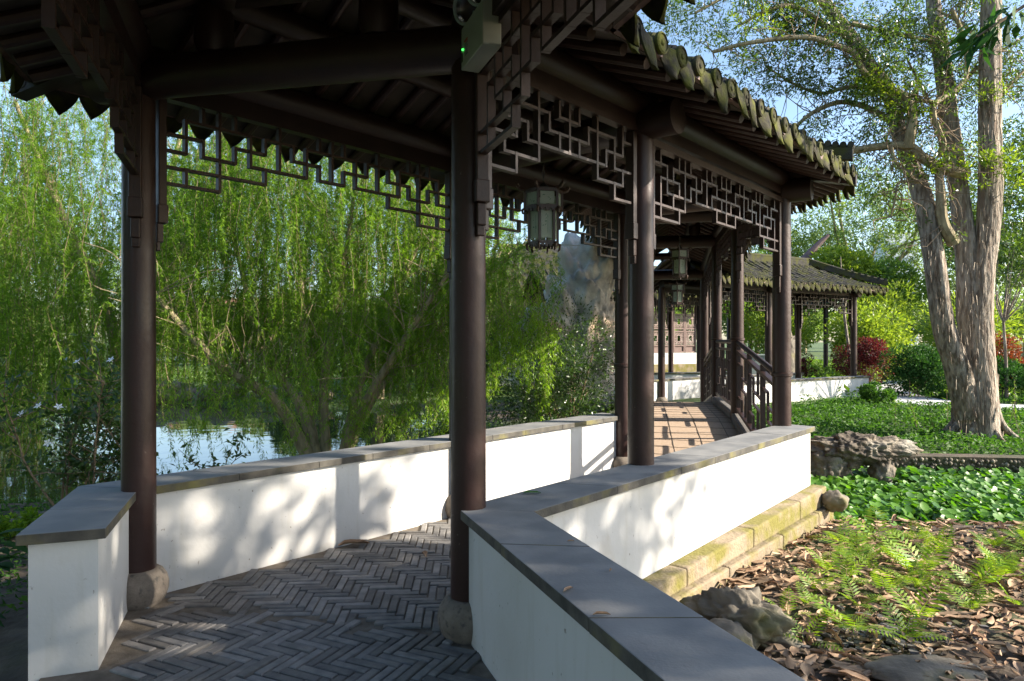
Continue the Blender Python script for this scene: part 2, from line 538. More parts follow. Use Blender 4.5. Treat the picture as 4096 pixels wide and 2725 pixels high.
def inside_sdf(px, py, poly):
    """signed distance, negative inside"""
    P = np.array(poly, float)
    Q = np.roll(P, -1, 0)
    d = np.full(px.shape, 1e9)
    ins = np.zeros(px.shape, bool)
    for (x0, y0), (x1, y1) in zip(P, Q):
        ex, ey = x1 - x0, y1 - y0
        t = np.clip(((px - x0) * ex + (py - y0) * ey) / (ex * ex + ey * ey), 0, 1)
        d = np.minimum(d, np.hypot(px - x0 - t * ex, py - y0 - t * ey))
        c = ((y0 > py) != (y1 > py)) & (px < ex * (py - y0) / (ey if ey else 1e-9) + x0)
        ins ^= c
    return np.where(ins, -d, d)
def vnoise(x, y, s=1.0, seed=0.0):
    x = x * s + seed * 7.3
    y = y * s - seed * 3.1
    return (np.sin(x * 1.3 + 1.7 * np.sin(y * 0.9)) + np.sin(y * 1.7 + 1.3 * np.sin(x * 1.1 + 2)) + 0.6 * np.sin(2.9 * x + 1.1 * y) + 0.6 * np.sin(3.3 * y - 1.9 * x)) / 3.2
def ground_z(x, y):
    x = np.asarray(x, float); y = np.asarray(y, float)
    z = np.full(np.broadcast(x, y).shape, -0.25) + 0.03 * vnoise(x, y, 1.1)
    # right bank beyond the lily pond climbs a little, far ground is level
    far = np.clip((y - 10.0) / 5.0, 0, 1)
    right = np.clip((x - 2.2) / 1.5, 0, 1)
    z = z + far * right * 0.16 + np.clip((y - 24) / 60, 0, 1) * 0.35
    z = z + 0.10 * np.clip((6.2 - y) / 3, 0, 1) * np.clip((x - 1.0) / 1.5, 0, 1)
    dl = inside_sdf(x, y, LEFT_POND)
    dr = inside_sdf(x, y, RIGHT_POND)
    for d, w in ((dl, 0.7), (dr, 0.45)):
        k = np.clip((w - d) / (w + 0.5), 0, 1)
        k = k * k * (3 - 2 * k)
        z = z - k * 0.75
    # keep clear of the path
    dp = inside_sdf(x, y, PATH)
    k = np.clip((0.8 - dp) / 0.8, 0, 1)
    z = z * (1 - k) + (-0.09) * k
    return z
xs = np.concatenate([[-400, -200, -120, -80, -60], np.arange(-45, -12, 1.5), np.arange(-12, 18, 0.2), np.arange(18, 45, 1.5), [60, 90, 140, 220, 400]])
ys = np.concatenate([[-60, -30, -15, -8], np.arange(-4, 22, 0.2), np.arange(22, 50, 1.5), [60, 80, 110, 160, 260, 500]])
gx, gy = np.meshgrid(xs, ys)
gz = ground_z(gx, gy)
nx, ny = len(xs), len(ys)
GV = np.stack([gx, gy, gz], -1).reshape(-1, 3)
ii = np.arange(nx * ny).reshape(ny, nx)
GF = np.stack([ii[:-1, :-1], ii[:-1, 1:], ii[1:, 1:], ii[1:, :-1]], -1).reshape(-1, 4)
gme = npmesh('ground', GV, GF, M['soil'])
M['lawn'] = mat('rough_lawn', (0.045, 0.085, 0.02), (0.09, 0.14, 0.035), rough=0.95, scale=.8, bump=0.02, bscale=6)
gme.materials.append(M['lawn'])
gc = GV[GF].mean(1)
gme.polygons.foreach_set('material_index', ((gc[:, 1] > 20.5) | (gc[:, 0] < -7) | ((gc[:, 0] > 3.4) & (gc[:, 1] > 10.6))).astype(np.int32))
tag(link('ground', gme), kind='structure')
def sheet(name, poly, z, m):
    me = bpy.data.meshes.new(name)
    me.from_pydata([(p[0], p[1], z) for p in poly], [], [tuple(range(len(poly)))])
    me.materials.append(m)
    return tag(link(name, me), kind='structure')
sheet('pond_water', [(-80, 7.0), (0.3, 7.8), (0.6, 14), (-1, 20), (-6, 24), (-80, 26)], -0.45, M['water'])
sheet('pond_water', [(2.4, 6.3), (16, 5.6), (16, 10.6), (4, 11.0), (2.3, 9.2)], -0.45, M['water'])
sheet('garden_path', PATH, -0.075, M['path'])

# walkway floor: sandy bed, herringbone bricks in it
left_in = [A0, A, F_]
right_in = offset([B0, B, D_], 0.05)
floor_poly = [A0 + u1 * 2, A, F_, D_, B, B0 + u1 * 2]
me = MB(); me.prism([tuple(p) for p in [A0 + u1 * 2 + V2((-.3, -.1)), A + V2((-.3, 0)), F_ + V2((-.12, .12)), D_ + V2((.12, -.12)), B + V2((.25, 0)), B0 + u1 * 2 + V2((.3, .1))]][::-1], -0.6, -0.012)
tag(me.build('walkway_floor', M['sand'], smooth=False), kind='structure')
BW, BL = 0.055, 0.222
V, Fc = [], []
def inpoly(p, poly):
    c = False
    n = len(poly)
    for i in range(n):
        a, b = poly[i], poly[(i + 1) % n]
        if (a[1] > p[1]) != (b[1] > p[1]) and p[0] < (b[0] - a[0]) * (p[1] - a[1]) / (b[1] - a[1]) + a[0]:
            c = not c
    return c
def herringbone(poly, axis, origin):
    ca = math.atan2(axis.y, axis.x) + R(45)
    ex = V2((math.cos(ca), math.sin(ca))); ey = V2((-ex.y, ex.x))
    for i in range(-85, 130):
        for j in range(-19, 20):
            bx, by = i * BW + j * BL, i * BW - j * BL
            for hor in (0, 1):
                if hor:
                    x0, x1, y0, y1 = bx, bx + BL, by, by + BW
                else:
                    x0, x1, y0, y1 = bx, bx + BW, by + BW, by + BW + BL
                c = origin + ex * ((x0 + x1) / 2) + ey * ((y0 + y1) / 2)
                if not inpoly(c, poly):
                    continue
                g = 0.0035 + random.uniform(0, 0.0025)
                z = random.gauss(0, 0.0025)
                tx, ty = random.gauss(0, 0.012), random.gauss(0, 0.012)
                q = []
                for (sx, sy, zz, inset) in [(-1, -1, -.03, 0), (1, -1, -.03, 0), (1, 1, -.03, 0), (-1, 1, -.03, 0)] + \
                        [(-1, -1, -.004, 0), (1, -1, -.004, 0), (1, 1, -.004, 0), (-1, 1, -.004, 0)] + \
                        [(-1, -1, 0, 1), (1, -1, 0, 1), (1, 1, 0, 1), (-1, 1, 0, 1)]:
                    dx = sx * ((x1 - x0) / 2 - g - .005 * inset); dy = sy * ((y1 - y0) / 2 - g - .005 * inset)
                    p = c + ex * dx + ey * dy
                    q.append((p.x, p.y, z + zz + tx * dx + ty * dy))
                b = len(V)
                V.extend(q)
                for k in range(4):
                    Fc.append((b + k, b + (k + 1) % 4, b + 4 + (k + 1) % 4, b + 4 + k))
                    Fc.append((b + 4 + k, b + 4 + (k + 1) % 4, b + 8 + (k + 1) % 4, b + 8 + k))
                Fc.append((b + 8, b + 9, b + 10, b + 11))
mAB = (A + B) / 2
seg2 = [A, F_ , D_, B]
inner2 = [A + (B - A) * .02, F_ + V2((-.1, -.1)) , D_ + V2((-.14, -.12)), B + (A - B) * .02]
herringbone([tuple(p) for p in inner2], (F_ - A).normalized(), A)
herringbone([tuple(p) for p in [A + u1 * .06 + (B - A) * .05, B + u1 * .06 + (A - B) * .03, B0 + u1 * 1, A0 + u1 * 1]], u1, A)
tag(link('brick_paving', npmesh('brick_paving', np.array(V), np.array(Fc), M['brick'], False)), kind='structure')
# the slab step outside the left-hand wall end
sheet_b = MB(); sheet_b.prism([(-3.6, 3.35), (-1.9, 3.0), (-1.6, 1.6), (-4.2, 1.6)][::-1], -0.4, -0.16)
tag(sheet_b.build('stone_step', M['coping'], smooth=False), kind='structure')

# ------------------------------------------------------------------ low white walls with coping
def low_wall(name, label, inner, side, z0, ztop, width=0.36, plinth=None, bare_end=True, joints=0.62, group=None, seed=1, ext=(0, 0)):
    """inner: polyline of the coping's inner edge; side +1: wall lies to the left of its direction"""
    rnd = random.Random(seed)
    pts = [V2(p) for p in inner]
    root = empty(name, (pts[0].x, pts[0].y, z0), label, 'wall', group)
    cin, cout = offset(pts, 0), offset(pts, side * width)
    win, wout = offset(pts, side * 0.04), offset(pts, side * (width - 0.04))
    b = MB()
    d0 = (pts[1] - pts[0]).normalized(); d1 = (pts[-1] - pts[-2]).normalized()
    wi = [p.copy() for p in win]; wo = [p.copy() for p in wout]
    wi[0] += d0 * .04; wo[0] += d0 * .04; wi[-1] -= d1 * .04; wo[-1] -= d1 * .04
    n = len(pts)
    vs = [];
    for a, c in zip(wi, wo):
        vs += [(a.x, a.y, z0), (c.x, c.y, z0), (c.x, c.y, ztop - .052), (a.x, a.y, ztop - .052)]
    fs = [(0, 1, 2, 3), tuple((n - 1) * 4 + k for k in (3, 2, 1, 0))]
    for i in range(n - 1):
        for k in range(4):
            q = (i * 4 + k, i * 4 + (k + 1) % 4, (i + 1) * 4 + (k + 1) % 4, (i + 1) * 4 + k)
            fs.append(q if side > 0 else q)
    b.add(vs, fs)
    o = b.build('wall_body', M['plaster'], root, smooth=False)
    fixn(o)
    for i in range(n - 1):
        L = (cin[i + 1] - cin[i]).length
        k = max(1, round(L / joints))
        cuts = [0] + [(j + rnd.uniform(-.18, .18)) / k for j in range(1, k)] + [1]
        for a, c in zip(cuts[:-1], cuts[1:]):
            g0 = .0015 / L if a > 0 else 0.0004; g1 = .0015 / L if c < 1 else 0.0004
            q = [cin[i].lerp(cin[i + 1], a + g0), cin[i].lerp(cin[i + 1], c - g1), cout[i].lerp(cout[i + 1], c - g1), cout[i].lerp(cout[i + 1], a + g0)]
            if side < 0: q = q[::-1]
            dz = rnd.uniform(-.0015, .0015)
            s = MB(); s.hexa([(p.x, p.y, ztop - .051 + dz) for p in q], [(p.x, p.y, ztop + dz) for p in q])
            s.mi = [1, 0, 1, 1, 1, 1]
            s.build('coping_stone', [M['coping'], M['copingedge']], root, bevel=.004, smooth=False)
    return root
import bmesh
def fixn(o):
    bm = bmesh.new(); bm.from_mesh(o.data)
    bmesh.ops.recalc_face_normals(bm, faces=bm.faces)
    bm.to_mesh(o.data); bm.free()

ZC = 0.688
dL = (A - V2((-1.974, 3.317))).normalized()
wl = low_wall('low_wall', 'white low wall along the far pond side of the brick floor, its free end a square pillar', [V2((-1.974, 3.317)), A, F_ + (F_ - A).normalized() * .10], 1, -0.3, ZC, 0.37, seed=3)
wr_in = [V2((1.15, -.15)), V2((-0.2956, 3.713)), D_ + V2((.05 * -.755, .05 * .655)) + V2((.6545, .756)) * .12]
wr = low_wall('low_wall', 'white low wall bending round the nearest column, stained granite plinth below its sunlit face', wr_in, -1, -0.3, ZC, 0.36, joints=.78, seed=5)
# granite plinth of the right-hand wall, two courses
d2 = V2((.6545, .756)); n2 = V2((.756, -.6545))
Wo = V2((.127, 3.658)) - n2 * .04
def plinth_course(s0, s1, o, z0, zt0, zt1):
    b = MB()
    p = [Wo + d2 * s0, Wo + d2 * s0 + n2 * o, Wo + d2 * s1 + n2 * o, Wo + d2 * s1]
    b.hexa([(q.x, q.y, z0) for q in p], [(p[0].x, p[0].y, zt0), (p[1].x, p[1].y, zt0), (p[2].x, p[2].y, zt1), (p[3].x, p[3].y, zt1)])
    return b.build('plinth_block', M['plinth'], wr, bevel=.016, smooth=False)
zt = lambda s: -.02 + .095 * s / 4.6
cs = [0.35, 1.55, 2.75, 3.9, 4.72]
for a, c in zip(cs[:-1], cs[1:]):
    plinth_course(a + .003, c - .003, .15, -.12, zt(a), zt(c))
cs = [0.3, 0.95, 2.15, 3.3, 4.3, 4.80]
for a, c in zip(cs[:-1], cs[1:]):
    plinth_course(a + .003, c - .003, .20, -.6, -.122, -.122)

# ------------------------------------------------------------------ lattice patterns (grid steps), read off the hanging fretwork
PAT_AE = (22, [(1,1,3),(1,4,5),(2,0,1),(2,2,3),(3,0,5),(4,0,1),(4,2,3),(5,1,3),(6,1,2),(6,3,4),(7,0,3),(8,1,2),(9,1,3),(10,0,1),(10,2,3),(11,0,3)],
          [(1,1,5),(1,6,8),(1,9,13),(2,0,2),(2,4,6),(2,8,10),(3,0,1),(3,2,4),(3,5,9),(3,10,12),(4,0,6),(5,0,3)])
PAT_BC = (14, [(1,0,2),(1,3,4),(2,1,3),(2,4,5),(3,2,3),(4,0,4),(5,1,2),(6,0,1),(6,2,3),(7,0,3)],
          [(1,0,1),(1,2,5),(1,6,8),(2,1,3),(2,5,9),(3,0,2),(3,3,11),(4,1,4),(5,0,2)])
PAT_CD = (26, [(1,0,1),(1,2,5),(2,1,3),(3,1,2),(3,3,4),(4,0,1),(4,2,3),(4,4,5),(5,0,4),(6,0,1),(6,2,3),(7,1,3),(8,1,2),(9,0,3),(10,0,1),(10,2,3),(11,1,2),(11,3,4),(12,0,1),(12,2,3),(13,0,4)],
          [(1,0,2),(1,3,7),(1,8,11),(1,12,14),(2,1,4),(2,6,8),(2,10,16),(3,2,6),(3,7,19),(4,0,5),(4,11,15),(5,0,4)])
def mirror(pat):
    n, vs, hs = pat
    V = set(vs) | {(n - i, a, b) for i, a, b in vs}
    H = set(hs) | {(r, n - b, n - a) for r, a, b in hs}
    return n, sorted(V), sorted(H)
PATS = {k: mirror(p) for k, p in dict(AE=PAT_AE, BC=PAT_BC, CD=PAT_CD).items()}

def lattice(root, P0, P1, z_top, pat, r0=0.095, step_z=0.105, inward=None, z_fun=None, bar=.020, depth=.042):
    """hanging fretwork between two columns: a part with its two stiles and drops as sub-parts"""
    n, vs, hs = PATS[pat]
    P0, P1 = V2(P0), V2(P1)
    d = (P1 - P0).normalized(); L = (P1 - P0).length
    ex = Vector((d.x, d.y, 0)); ey = Vector((-d.y, d.x, 0)); ez = Vector((0, 0, 1))
    zf = z_fun or (lambda s: 0.0)
    u0 = r0 + .075; u1_ = L - r0 - .075
    st = (u1_ - u0) / n
    def pt(u, r):
        return Vector((P0.x + d.x * u, P0.y + d.y * u, z_top - r * step_z + zf(u)))
    b = MB()
    # top rail
    a0, a1 = pt(r0 - .02, 0), pt(L - r0 + .02, 0)
    b.box((a0 + a1) / 2 + ez * .028, ((a1 - a0).length, .075, .052), ((a1 - a0).normalized(), ey, ez))
    for (i, ra, rb) in vs:
        p, q = pt(u0 + i * st, ra), pt(u0 + i * st, rb)
        e = .0 if ra == 0 else bar / 2
        p = p + ez * e; q = q - ez * (bar / 2)
        b.box((p + q) / 2, (bar, depth, (p - q).length), (ex, ey, ez))
    for (r, ia, ib) in hs:
        p, q = pt(u0 + ia * st, r), pt(u0 + ib * st, r)
        ed = (q - p).normalized()
        p = p + ed * (bar / 2 if ia > 0 else -.02); q = q - ed * (bar / 2 if ib < n else -.02)
        b.box((p + q) / 2, ((q - p).length, depth - .004, bar - .002), (ed, ey, ed.cross(ey) if ed.cross(ey).z > 0 else -ed.cross(ey)))
    o = b.build('lattice', M['wood'], root, smooth=False)
    # stiles beside the columns, ending in a carved drop
    for u, sgn in ((r0 + .035, 1), (L - r0 - .035, -1)):
        s = MB()
        p = pt(u, 0)
        zb = p.z - 5 * step_z - .17
        s.box((p.x, p.y, (p.z + zb) / 2), (.05, .07, p.z - zb), (ex, ey, ez))
        s.box((p.x, p.y, zb - .06 + .03), (.062, .08, .12), (ex, ey, ez))
        s.box((p.x - ex.x * sgn * .012, p.y - ex.y * sgn * .012, zb - .15), (.040, .052, .12), (ex, ey, ez))
        s.box((p.x - ex.x * sgn * .022, p.y - ex.y * sgn * .022, zb - .235), (.026, .045, .06), (ex, ey, ez))
        so_ = link('stile', s.mesh('stile', M['wood'], False), None)
        so_.parent = o
        bv = so_.modifiers.new('bevel', 'BEVEL'); bv.width = .006; bv.segments = 2; bv.limit_method = 'ANGLE'
    return o

# ------------------------------------------------------------------ roofs
def prof(z, o, w2):
    """underside of the ceiling boards; o: distance outwards from the column line, -w2 at the ridge"""
    if o >= 0:
        return z + 3.50 - 0.44 * o + 0.05 * o * o
    t = -o / w2
    return z + 3.50 + 0.44 * t * w2 + 0.10 * t * t * w2
def interp(o, ko, kv):
    return float(np.interp(o, ko, kv))
class Slope:
    """one roof slope: P0->P1 column line, n outward, knots (offsets) with the s-range at each knot"""
    def __init__(s, P0, P1, n, ov, w2, lo, hi, z0, z1=None):
        s.P0, s.P1 = V2(P0), V2(P1)
        s.d = (s.P1 - s.P0).normalized(); s.L = (s.P1 - s.P0).length
        s.n = n; s.ov = ov; s.w2 = w2; s.ko = [-w2, 0, ov]; s.lo = lo; s.hi = hi
        s.z0 = z0; s.z1 = z0 if z1 is None else z1
    def zb(s, u):
        return s.z0 + (s.z1 - s.z0) * min(max(u / s.L, 0), 1)
    def pt(s, u, o, dz=0.0):
        p = s.P0 + s.d * u + s.n * o
        return Vector((p.x, p.y, prof(s.zb(u), o, s.w2) + dz))
    def rng(s, o):
        return interp(o, s.ko, s.lo), interp(o, s.ko, s.hi)
    def span(s, u, step=.02):
        oo = np.arange(-s.w2, s.ov + 1e-6, step)
        ok = [o for o in oo if s.rng(o)[0] - 1e-4 <= u <= s.rng(o)[1] + 1e-4]
        return (ok[0], ok[-1]) if len(ok) > 3 else None
    def axes(s):
        return Vector((s.d.x, s.d.y, 0)), Vector((s.n.x, s.n.y, 0))

def make_slopes(left, right, zs, ov, ends=(None, None)):
    """left/right: column rows walked in the same direction; zs: floor level at each frame"""
    n = len(left)
    lo_e, ro_e = offset(left, ov), offset(right, -ov)
    out = []
    for i in range(n - 1):
        for row, eave, sg in ((left, lo_e, 1), (right, ro_e, -1)):
            d = (row[i + 1] - row[i]).normalized()
            nn = V2((-d.y, d.x)) * sg
            m0, m1 = (left[i] + right[i]) / 2, (left[i + 1] + right[i + 1]) / 2
            w2 = ((-(m0 - row[i]).dot(nn)) + (-(m1 - row[i + 1]).dot(nn))) / 2
            f = lambda p: (p - row[i]).dot(d)
            lo = [f(m0), 0, f(eave[i])]; hi = [f(m1), f(row[i + 1]), f(eave[i + 1])]
            if i == 0 and ends[0] is not None: lo = [lo[0] - ends[0], -ends[0], lo[2] - ends[0]]
            if i == n - 2 and ends[1] == 'hip': hi = [hi[0] - w2 * .9, hi[1], hi[2] + ov]
            elif i == n - 2 and ends[1] is not None: hi = [h + ends[1] for h in hi]
            out.append(Slope(row[i], row[i + 1], nn, ov, w2, lo, hi, zs[i], zs[i + 1]))
    return out

def roof_boards(sl, root, name='ceiling_board'):
    b = MB()
    for s in sl:
        us, os_ = 1, [-s.w2, -s.w2 * .5, 0, s.ov * .5, s.ov + .03]
        for a, c in zip(os_[:-1], os_[1:]):
            (l0, h0), (l1, h1) = s.rng(a), s.rng(c)
            lo = [s.pt(l0, a), s.pt(h0, a), s.pt(h1, c), s.pt(l1, c)]
            b.hexa(lo, [p + Vector((0, 0, .03)) for p in lo])
    o = b.build(name, M['board'], root, smooth=False)
    fixn(o)
    return o

def roof_tiles(sl, root, sp=.25, name='tile_covering'):
    """pan bed and rounded cover tiles, laid course by course"""
    b = MB()
    cov, caps, drips = [], [], []
    for s in sl:
        os_ = [-s.w2, -s.w2 * .5, 0, s.ov * .5, s.ov + .05]
        for a, c in zip(os_[:-1], os_[1:]):
            (l0, h0), (l1, h1) = s.rng(a), s.rng(c)
            lo = [s.pt(l0, a, .034), s.pt(h0, a, .034), s.pt(h1, c, .034), s.pt(l1, c, .034)]
            b.hexa(lo, [p + Vector((0, 0, .05)) for p in lo])
        lo, hi = s.rng(s.ov)
        k = max(1, round((hi - lo) / sp))
        for j in range(k + 1):
            u = lo + (hi - lo) * j / k
            if j in (0, k):
                u += .03 if j == 0 else -.03
            cov.append((s, u, True))
            if j < k:
                drips.append((s, u + (hi - lo) / k / 2))
        # rows that start above the eave (valleys)
        l2, h2 = s.rng(-s.w2)
        u = lo - sp
        while u > l2:
            cov.append((s, u, False)); u -= sp
        u = hi + sp
        while u < h2:
            cov.append((s, u, False)); u += sp
    for s, u, at_eave in cov:
        sp_ = s.span(u)
        if sp_ is None: continue
        o = sp_[1] + (.06 if at_eave else 0)
        ex, en = s.axes()
        while o > sp_[0] + .02:
            o2 = max(o - .15, sp_[0])
            jz = random.uniform(-.006, .006)
            ring = []
            for oo, r in ((o, .060), (o2, .052)):
                c = s.pt(u, oo, .082 + jz)
                for q in range(7):
                    w = math.pi * q / 6
                    ring.append(c + ex * (r * math.cos(w)) + Vector((0, 0, r * 1.1 * math.sin(w))))
            fs = [(q, q + 1, 7 + q + 1, 7 + q) for q in range(6)] + [tuple(range(7))]
            b.add(ring, fs)
            # lip of the curved pan tiles beside the row
            if random.random() < .9:
                c = s.pt(u + sp / 2, o, .086)
                if s.rng(o)[0] < u + sp / 2 < s.rng(o)[1]:
                    up = s.pt(u + sp / 2, o2, .088)
                    vs = []
                    for cc, hh in ((c, .022), (up, .006)):
                        for q in range(5):
                            t = q / 4 - .5
                            vs.append(cc + ex * (t * sp * .62) + Vector((0, 0, hh + .07 * t * t * 1.6)))
                    b.add(vs, [(q, q + 1, 6 + q, 5 + q) for q in range(4)])
            o = o2
    t = b.build(name, M['tile'], root, angle=60)
    # round caps closing the rows and hanging drip tiles between them
    cb = MB(); db = MB()
    for s, u, at_eave in cov:
        if not at_eave: continue
        ex, en = s.axes()
        c = s.pt(u + random.uniform(-.012, .012), s.ov + .075 + random.uniform(-.02, .015), .088 + random.uniform(-.008, .012))
        en = (en + ex * random.uniform(-.15, .15) + Vector((0, 0, random.uniform(-.3, .05)))).normalized()
        rr = []
        for (r, dn) in ((.064, 0.0), (.064, .02), (.052, .026), (.047, .018), (.02, .018), (.012, .026)):
            for q in range(14):
                w = 2 * math.pi * q / 14
                rr.append(c + ex * (r * math.cos(w)) + Vector((0, 0, r * math.sin(w))) + en * dn)
        fs = []
        for k in range(5):
            for q in range(14):
                fs.append((k * 14 + q, k * 14 + (q + 1) % 14, (k + 1) * 14 + (q + 1) % 14, (k + 1) * 14 + q))
        fs.append(tuple(range(70, 84)))
        cb.add(rr, fs)
    for s, u in drips:
        ex, en = s.axes()
        c = s.pt(u + random.uniform(-.012, .012), s.ov + .075 + random.uniform(-.02, .02), .085 + random.uniform(-.012, .01))
        prof_w = [(.0, .098), (.035, .104), (.07, .102), (.105, .088), (.140, .064), (.172, .036), (.192, .010)]
        tilt = random.uniform(.15, .6); sk = random.uniform(-.03, .03); ln = random.uniform(.85, 1.1)
        yaw = random.uniform(-.22, .22); ex = (ex + en * yaw).normalized()
        fr, bk = [], []
        for i, (dz, hw) in enumerate(prof_w):
            for q in (-1, -.5, 0, .5, 1):
                sag = .030 * (1 - q * q) if i == 0 else .012 * (1 - q * q)
                p = c + ex * (q * hw + sk * dz * 5) + Vector((0, 0, -dz * ln + (.045 * q * q if i == 0 else .012 * q * q))) + en * (tilt * dz * .5 + (-.03 * q * q) + (.006 if abs(q) == 1 or i == 6 else 0))
                fr.append(p + en * .012); bk.append(p)
        nn = len(prof_w)
        base = fr + bk
        fs = []
        for i in range(nn - 1):
            for q in range(4):
                a = i * 5 + q
                fs.append((a, a + 1, a + 6, a + 5))
                a2 = a + nn * 5
                fs.append((a2 + 5, a2 + 6, a2 + 1, a2))
            for q in (0, 4):
                a = i * 5 + q
                fs.append((a, a + 5, a + 5 + nn * 5, a + nn * 5) if q == 0 else (a + 5, a, a + nn * 5, a + 5 + nn * 5))
        fs.append(tuple(q for q in range(4, -1, -1)) + tuple(nn * 5 + q for q in range(5)))
        db.add(base, fs)
    cb.build('eave_cap_tile', M['driptile'], root, angle=40)
    db.build('eave_drip_tile', M['driptile'], root, angle=50)
    # fascia boards under the tiles
    fb = MB()
    for s in sl:
        lo, hi = s.rng(s.ov)
        ex, en = s.axes()
        ed = (s.pt(hi, s.ov) - s.pt(lo, s.ov)); L = ed.length; ed.normalize()
        mid = (s.pt(lo, s.ov) + s.pt(hi, s.ov)) / 2
        fb.box(mid + en * .052 + Vector((0, 0, .015)), (L - .004, .036, .05), (ed, en, Vector((0, 0, 1))))
        fb.box(mid + en * .02 + Vector((0, 0, .066)), (L - .004, .018, .075), (ed, en, Vector((0, 0, 1))))
    fb.build('fascia_board', M['fascia'], root, smooth=False)
    return t

def rafters(sl, root, sp=.25, r=.036, single=True):
    b = MB(); rest = MB(); made = 0
    for s in sl:
        lo = min(s.lo); hi = max(s.hi)
        u = lo + sp * .5
        while u < hi:
            q = s.span(u)
            if q is not None and q[1] - q[0] > .25:
                path = [s.pt(u, o, -r) for o in (q[0], q[0] * .5 + min(q[1], 0) * .5 if q[0] < -.3 else (q[0] * .7 + q[1] * .3), min(0.0, q[1] - .05) if q[0] < -.05 else q[0] * .4 + q[1] * .6, q[1])]
                if single and made >= 100:
                    rest.tube(path, r, 10)
                else:
                    if single: b = MB()
                    b.tube(path, r, 10)
                    if single: b.build('rafter', M['rafter'], root)
                    made += 1
            u += sp
    if not single:
        b.build('rafter_row', M['rafter'], root)
    if rest.v:
        tag(rest.build('rafter_row', M['rafter'], root), kind='stuff')

def ridge(root, pts, z, r=.09, lift=0.0):
    b = MB()
    ps = [Vector((p.x, p.y, z)) for p in pts]
    for a, c in zip(ps[:-1], ps[1:]):
        d = (c - a).normalized(); e = Vector((-d.y, d.x, 0))
        b.box((a + c) / 2, ((c - a).length + .02, .16, .20), (d, e, Vector((0, 0, 1))))
        b.tube([a + Vector((0, 0, .12)), c + Vector((0, 0, .12))], .07, 10)
    b.build('ridge', M['tile'], root)

def column(root, p, z0, z1, r=.095, base=True, ring=None, base_z=None):
    b = MB()
    zb = z0 + (.19 if base else -.02)
    pr = [(r * 1.03, zb), (r * 1.02, zb + .6), (r, z0 + 1.6), (r * .97, z1)]
    b.lathe(pr, (p.x, p.y, 0), 32)
    o = b.build('column', M['column'], root)
    if ring:
        s = MB(); s.lathe([(r + .004, ring - .022), (r + .014, ring - .016), (r + .014, ring + .016), (r + .004, ring + .022)], (p.x, p.y, 0), 32)
        so_ = link('joint_ring', s.mesh('joint_ring', M['column'])); so_.parent = o
    if base:
        s = MB()
        s.lathe([(.125, z0 - .03), (.152, z0 + .02), (.166, z0 + .065), (.168, z0 + .10), (.158, z0 + .145), (.135, z0 + .182), (.112, z0 + .198), (.09, z0 + .20)], (p.x, p.y, 0), 32)
        so_ = link('base_stone', s.mesh('base_stone', M['basestone'], angle=60)); so_.parent = o
    return o

def log(root, a, c, r, name, m='wood', n=18):
    b = MB(); b.tube([a, c], r, n)
    return b.build(name, M[m], root, angle=50)
def V3(p, z): return Vector((p.x, p.y, z))

def frame_beams(root, L, Rr, z, stub=.30):
    """tie beam across the walkway, dwarf posts, upper beam"""
    d = (Rr - L).normalized()
    log(root, V3(L - d * stub, z + 3.205), V3(Rr + d * stub, z + 3.205), .125, 'tie_beam')
    w = (Rr - L).length
    for t in (.25, .75):
        b = MB(); p = L + d * (w * t)
        b.lathe([(.09, z + 3.31), (.115, z + 3.38), (.11, z + 3.55), (.085, z + 3.62)], (p.x, p.y, 0), 20)
        b.build('dwarf_post', M['wood'], root)
    a, c = L + d * (w * .16), L + d * (w * .84)
    log(root, V3(a, z + 3.66), V3(c, z + 3.66), .085, 'upper_beam')

def purlins(root, left, right, zs):
    for row, nm in ((left, 'l'), (right, 'r')):
        for i in range(len(row) - 1):
            log(root, V3(row[i], zs[i] + 3.335), V3(row[i + 1], zs[i + 1] + 3.335), .098, 'eave_purlin')
            a, c = V3(row[i], zs[i] + 3.205), V3(row[i + 1], zs[i + 1] + 3.205)
            d = (c - a).normalized(); e = Vector((-d.y, d.x, 0)).normalized()
            b = MB(); b.box((a + c) / 2, ((c - a).length - .2, .07, .10), (d, e, Vector((0, 0, 1))))
            b.build('purlin_board', M['wood'], root, smooth=False)
    for t in (.28, .72):
        for i in range(len(left) - 1):
            a, c = left[i].lerp(right[i], t), left[i + 1].lerp(right[i + 1], t)
            w2 = ((left[i] - right[i]).length / 2)
            o = -min(t, 1 - t) * w2 * 2
            log(root, V3(a, prof(zs[i], o, w2) - .16), V3(c, prof(zs[i + 1], o, w2) - .16), .085, 'mid_purlin')

# ------------------------------------------------------------------ covered walkway (near part)
walk = empty('covered_walkway', (A.x, A.y, 0), 'dark brown timber walkway roof over the brick floor, mossy tiled eave and hanging fretwork', 'walkway')
NL, NR, NZ = [A0, A, E_, F_], [B0, B, C_, D_], [0, 0, 0, 0]
near_sl = make_slopes(NL, NR, NZ, .62, ends=(2.2, None))
roof_boards(near_sl, walk)
roof_tiles(near_sl, walk)
rafters(near_sl[2:] + near_sl[:2], walk)
ridge(walk, [(A0 + B0) / 2 + u1 * 2.2, (A + B) / 2, (E_ + C_) / 2, (F_ + D_) / 2], 4.17)
for p, rg in ((A0, None), (A, None), (E_, None), (B0, None), (B, None), (C_, None)):
    column(walk, p, 0, 3.22)
column(walk, F_, 0, 3.22, ring=1.30)
column(walk, D_, 0, 3.22, ring=1.235)
for L, Rr in zip(NL, NR):
    frame_beams(walk, L, Rr, 0)
purlins(walk, NL, NR, NZ)
ZL = 3.12
lattice(walk, A0, A, ZL, 'CD'); lattice(walk, A, E_, ZL, 'AE'); lattice(walk, E_, F_, ZL, 'AE')
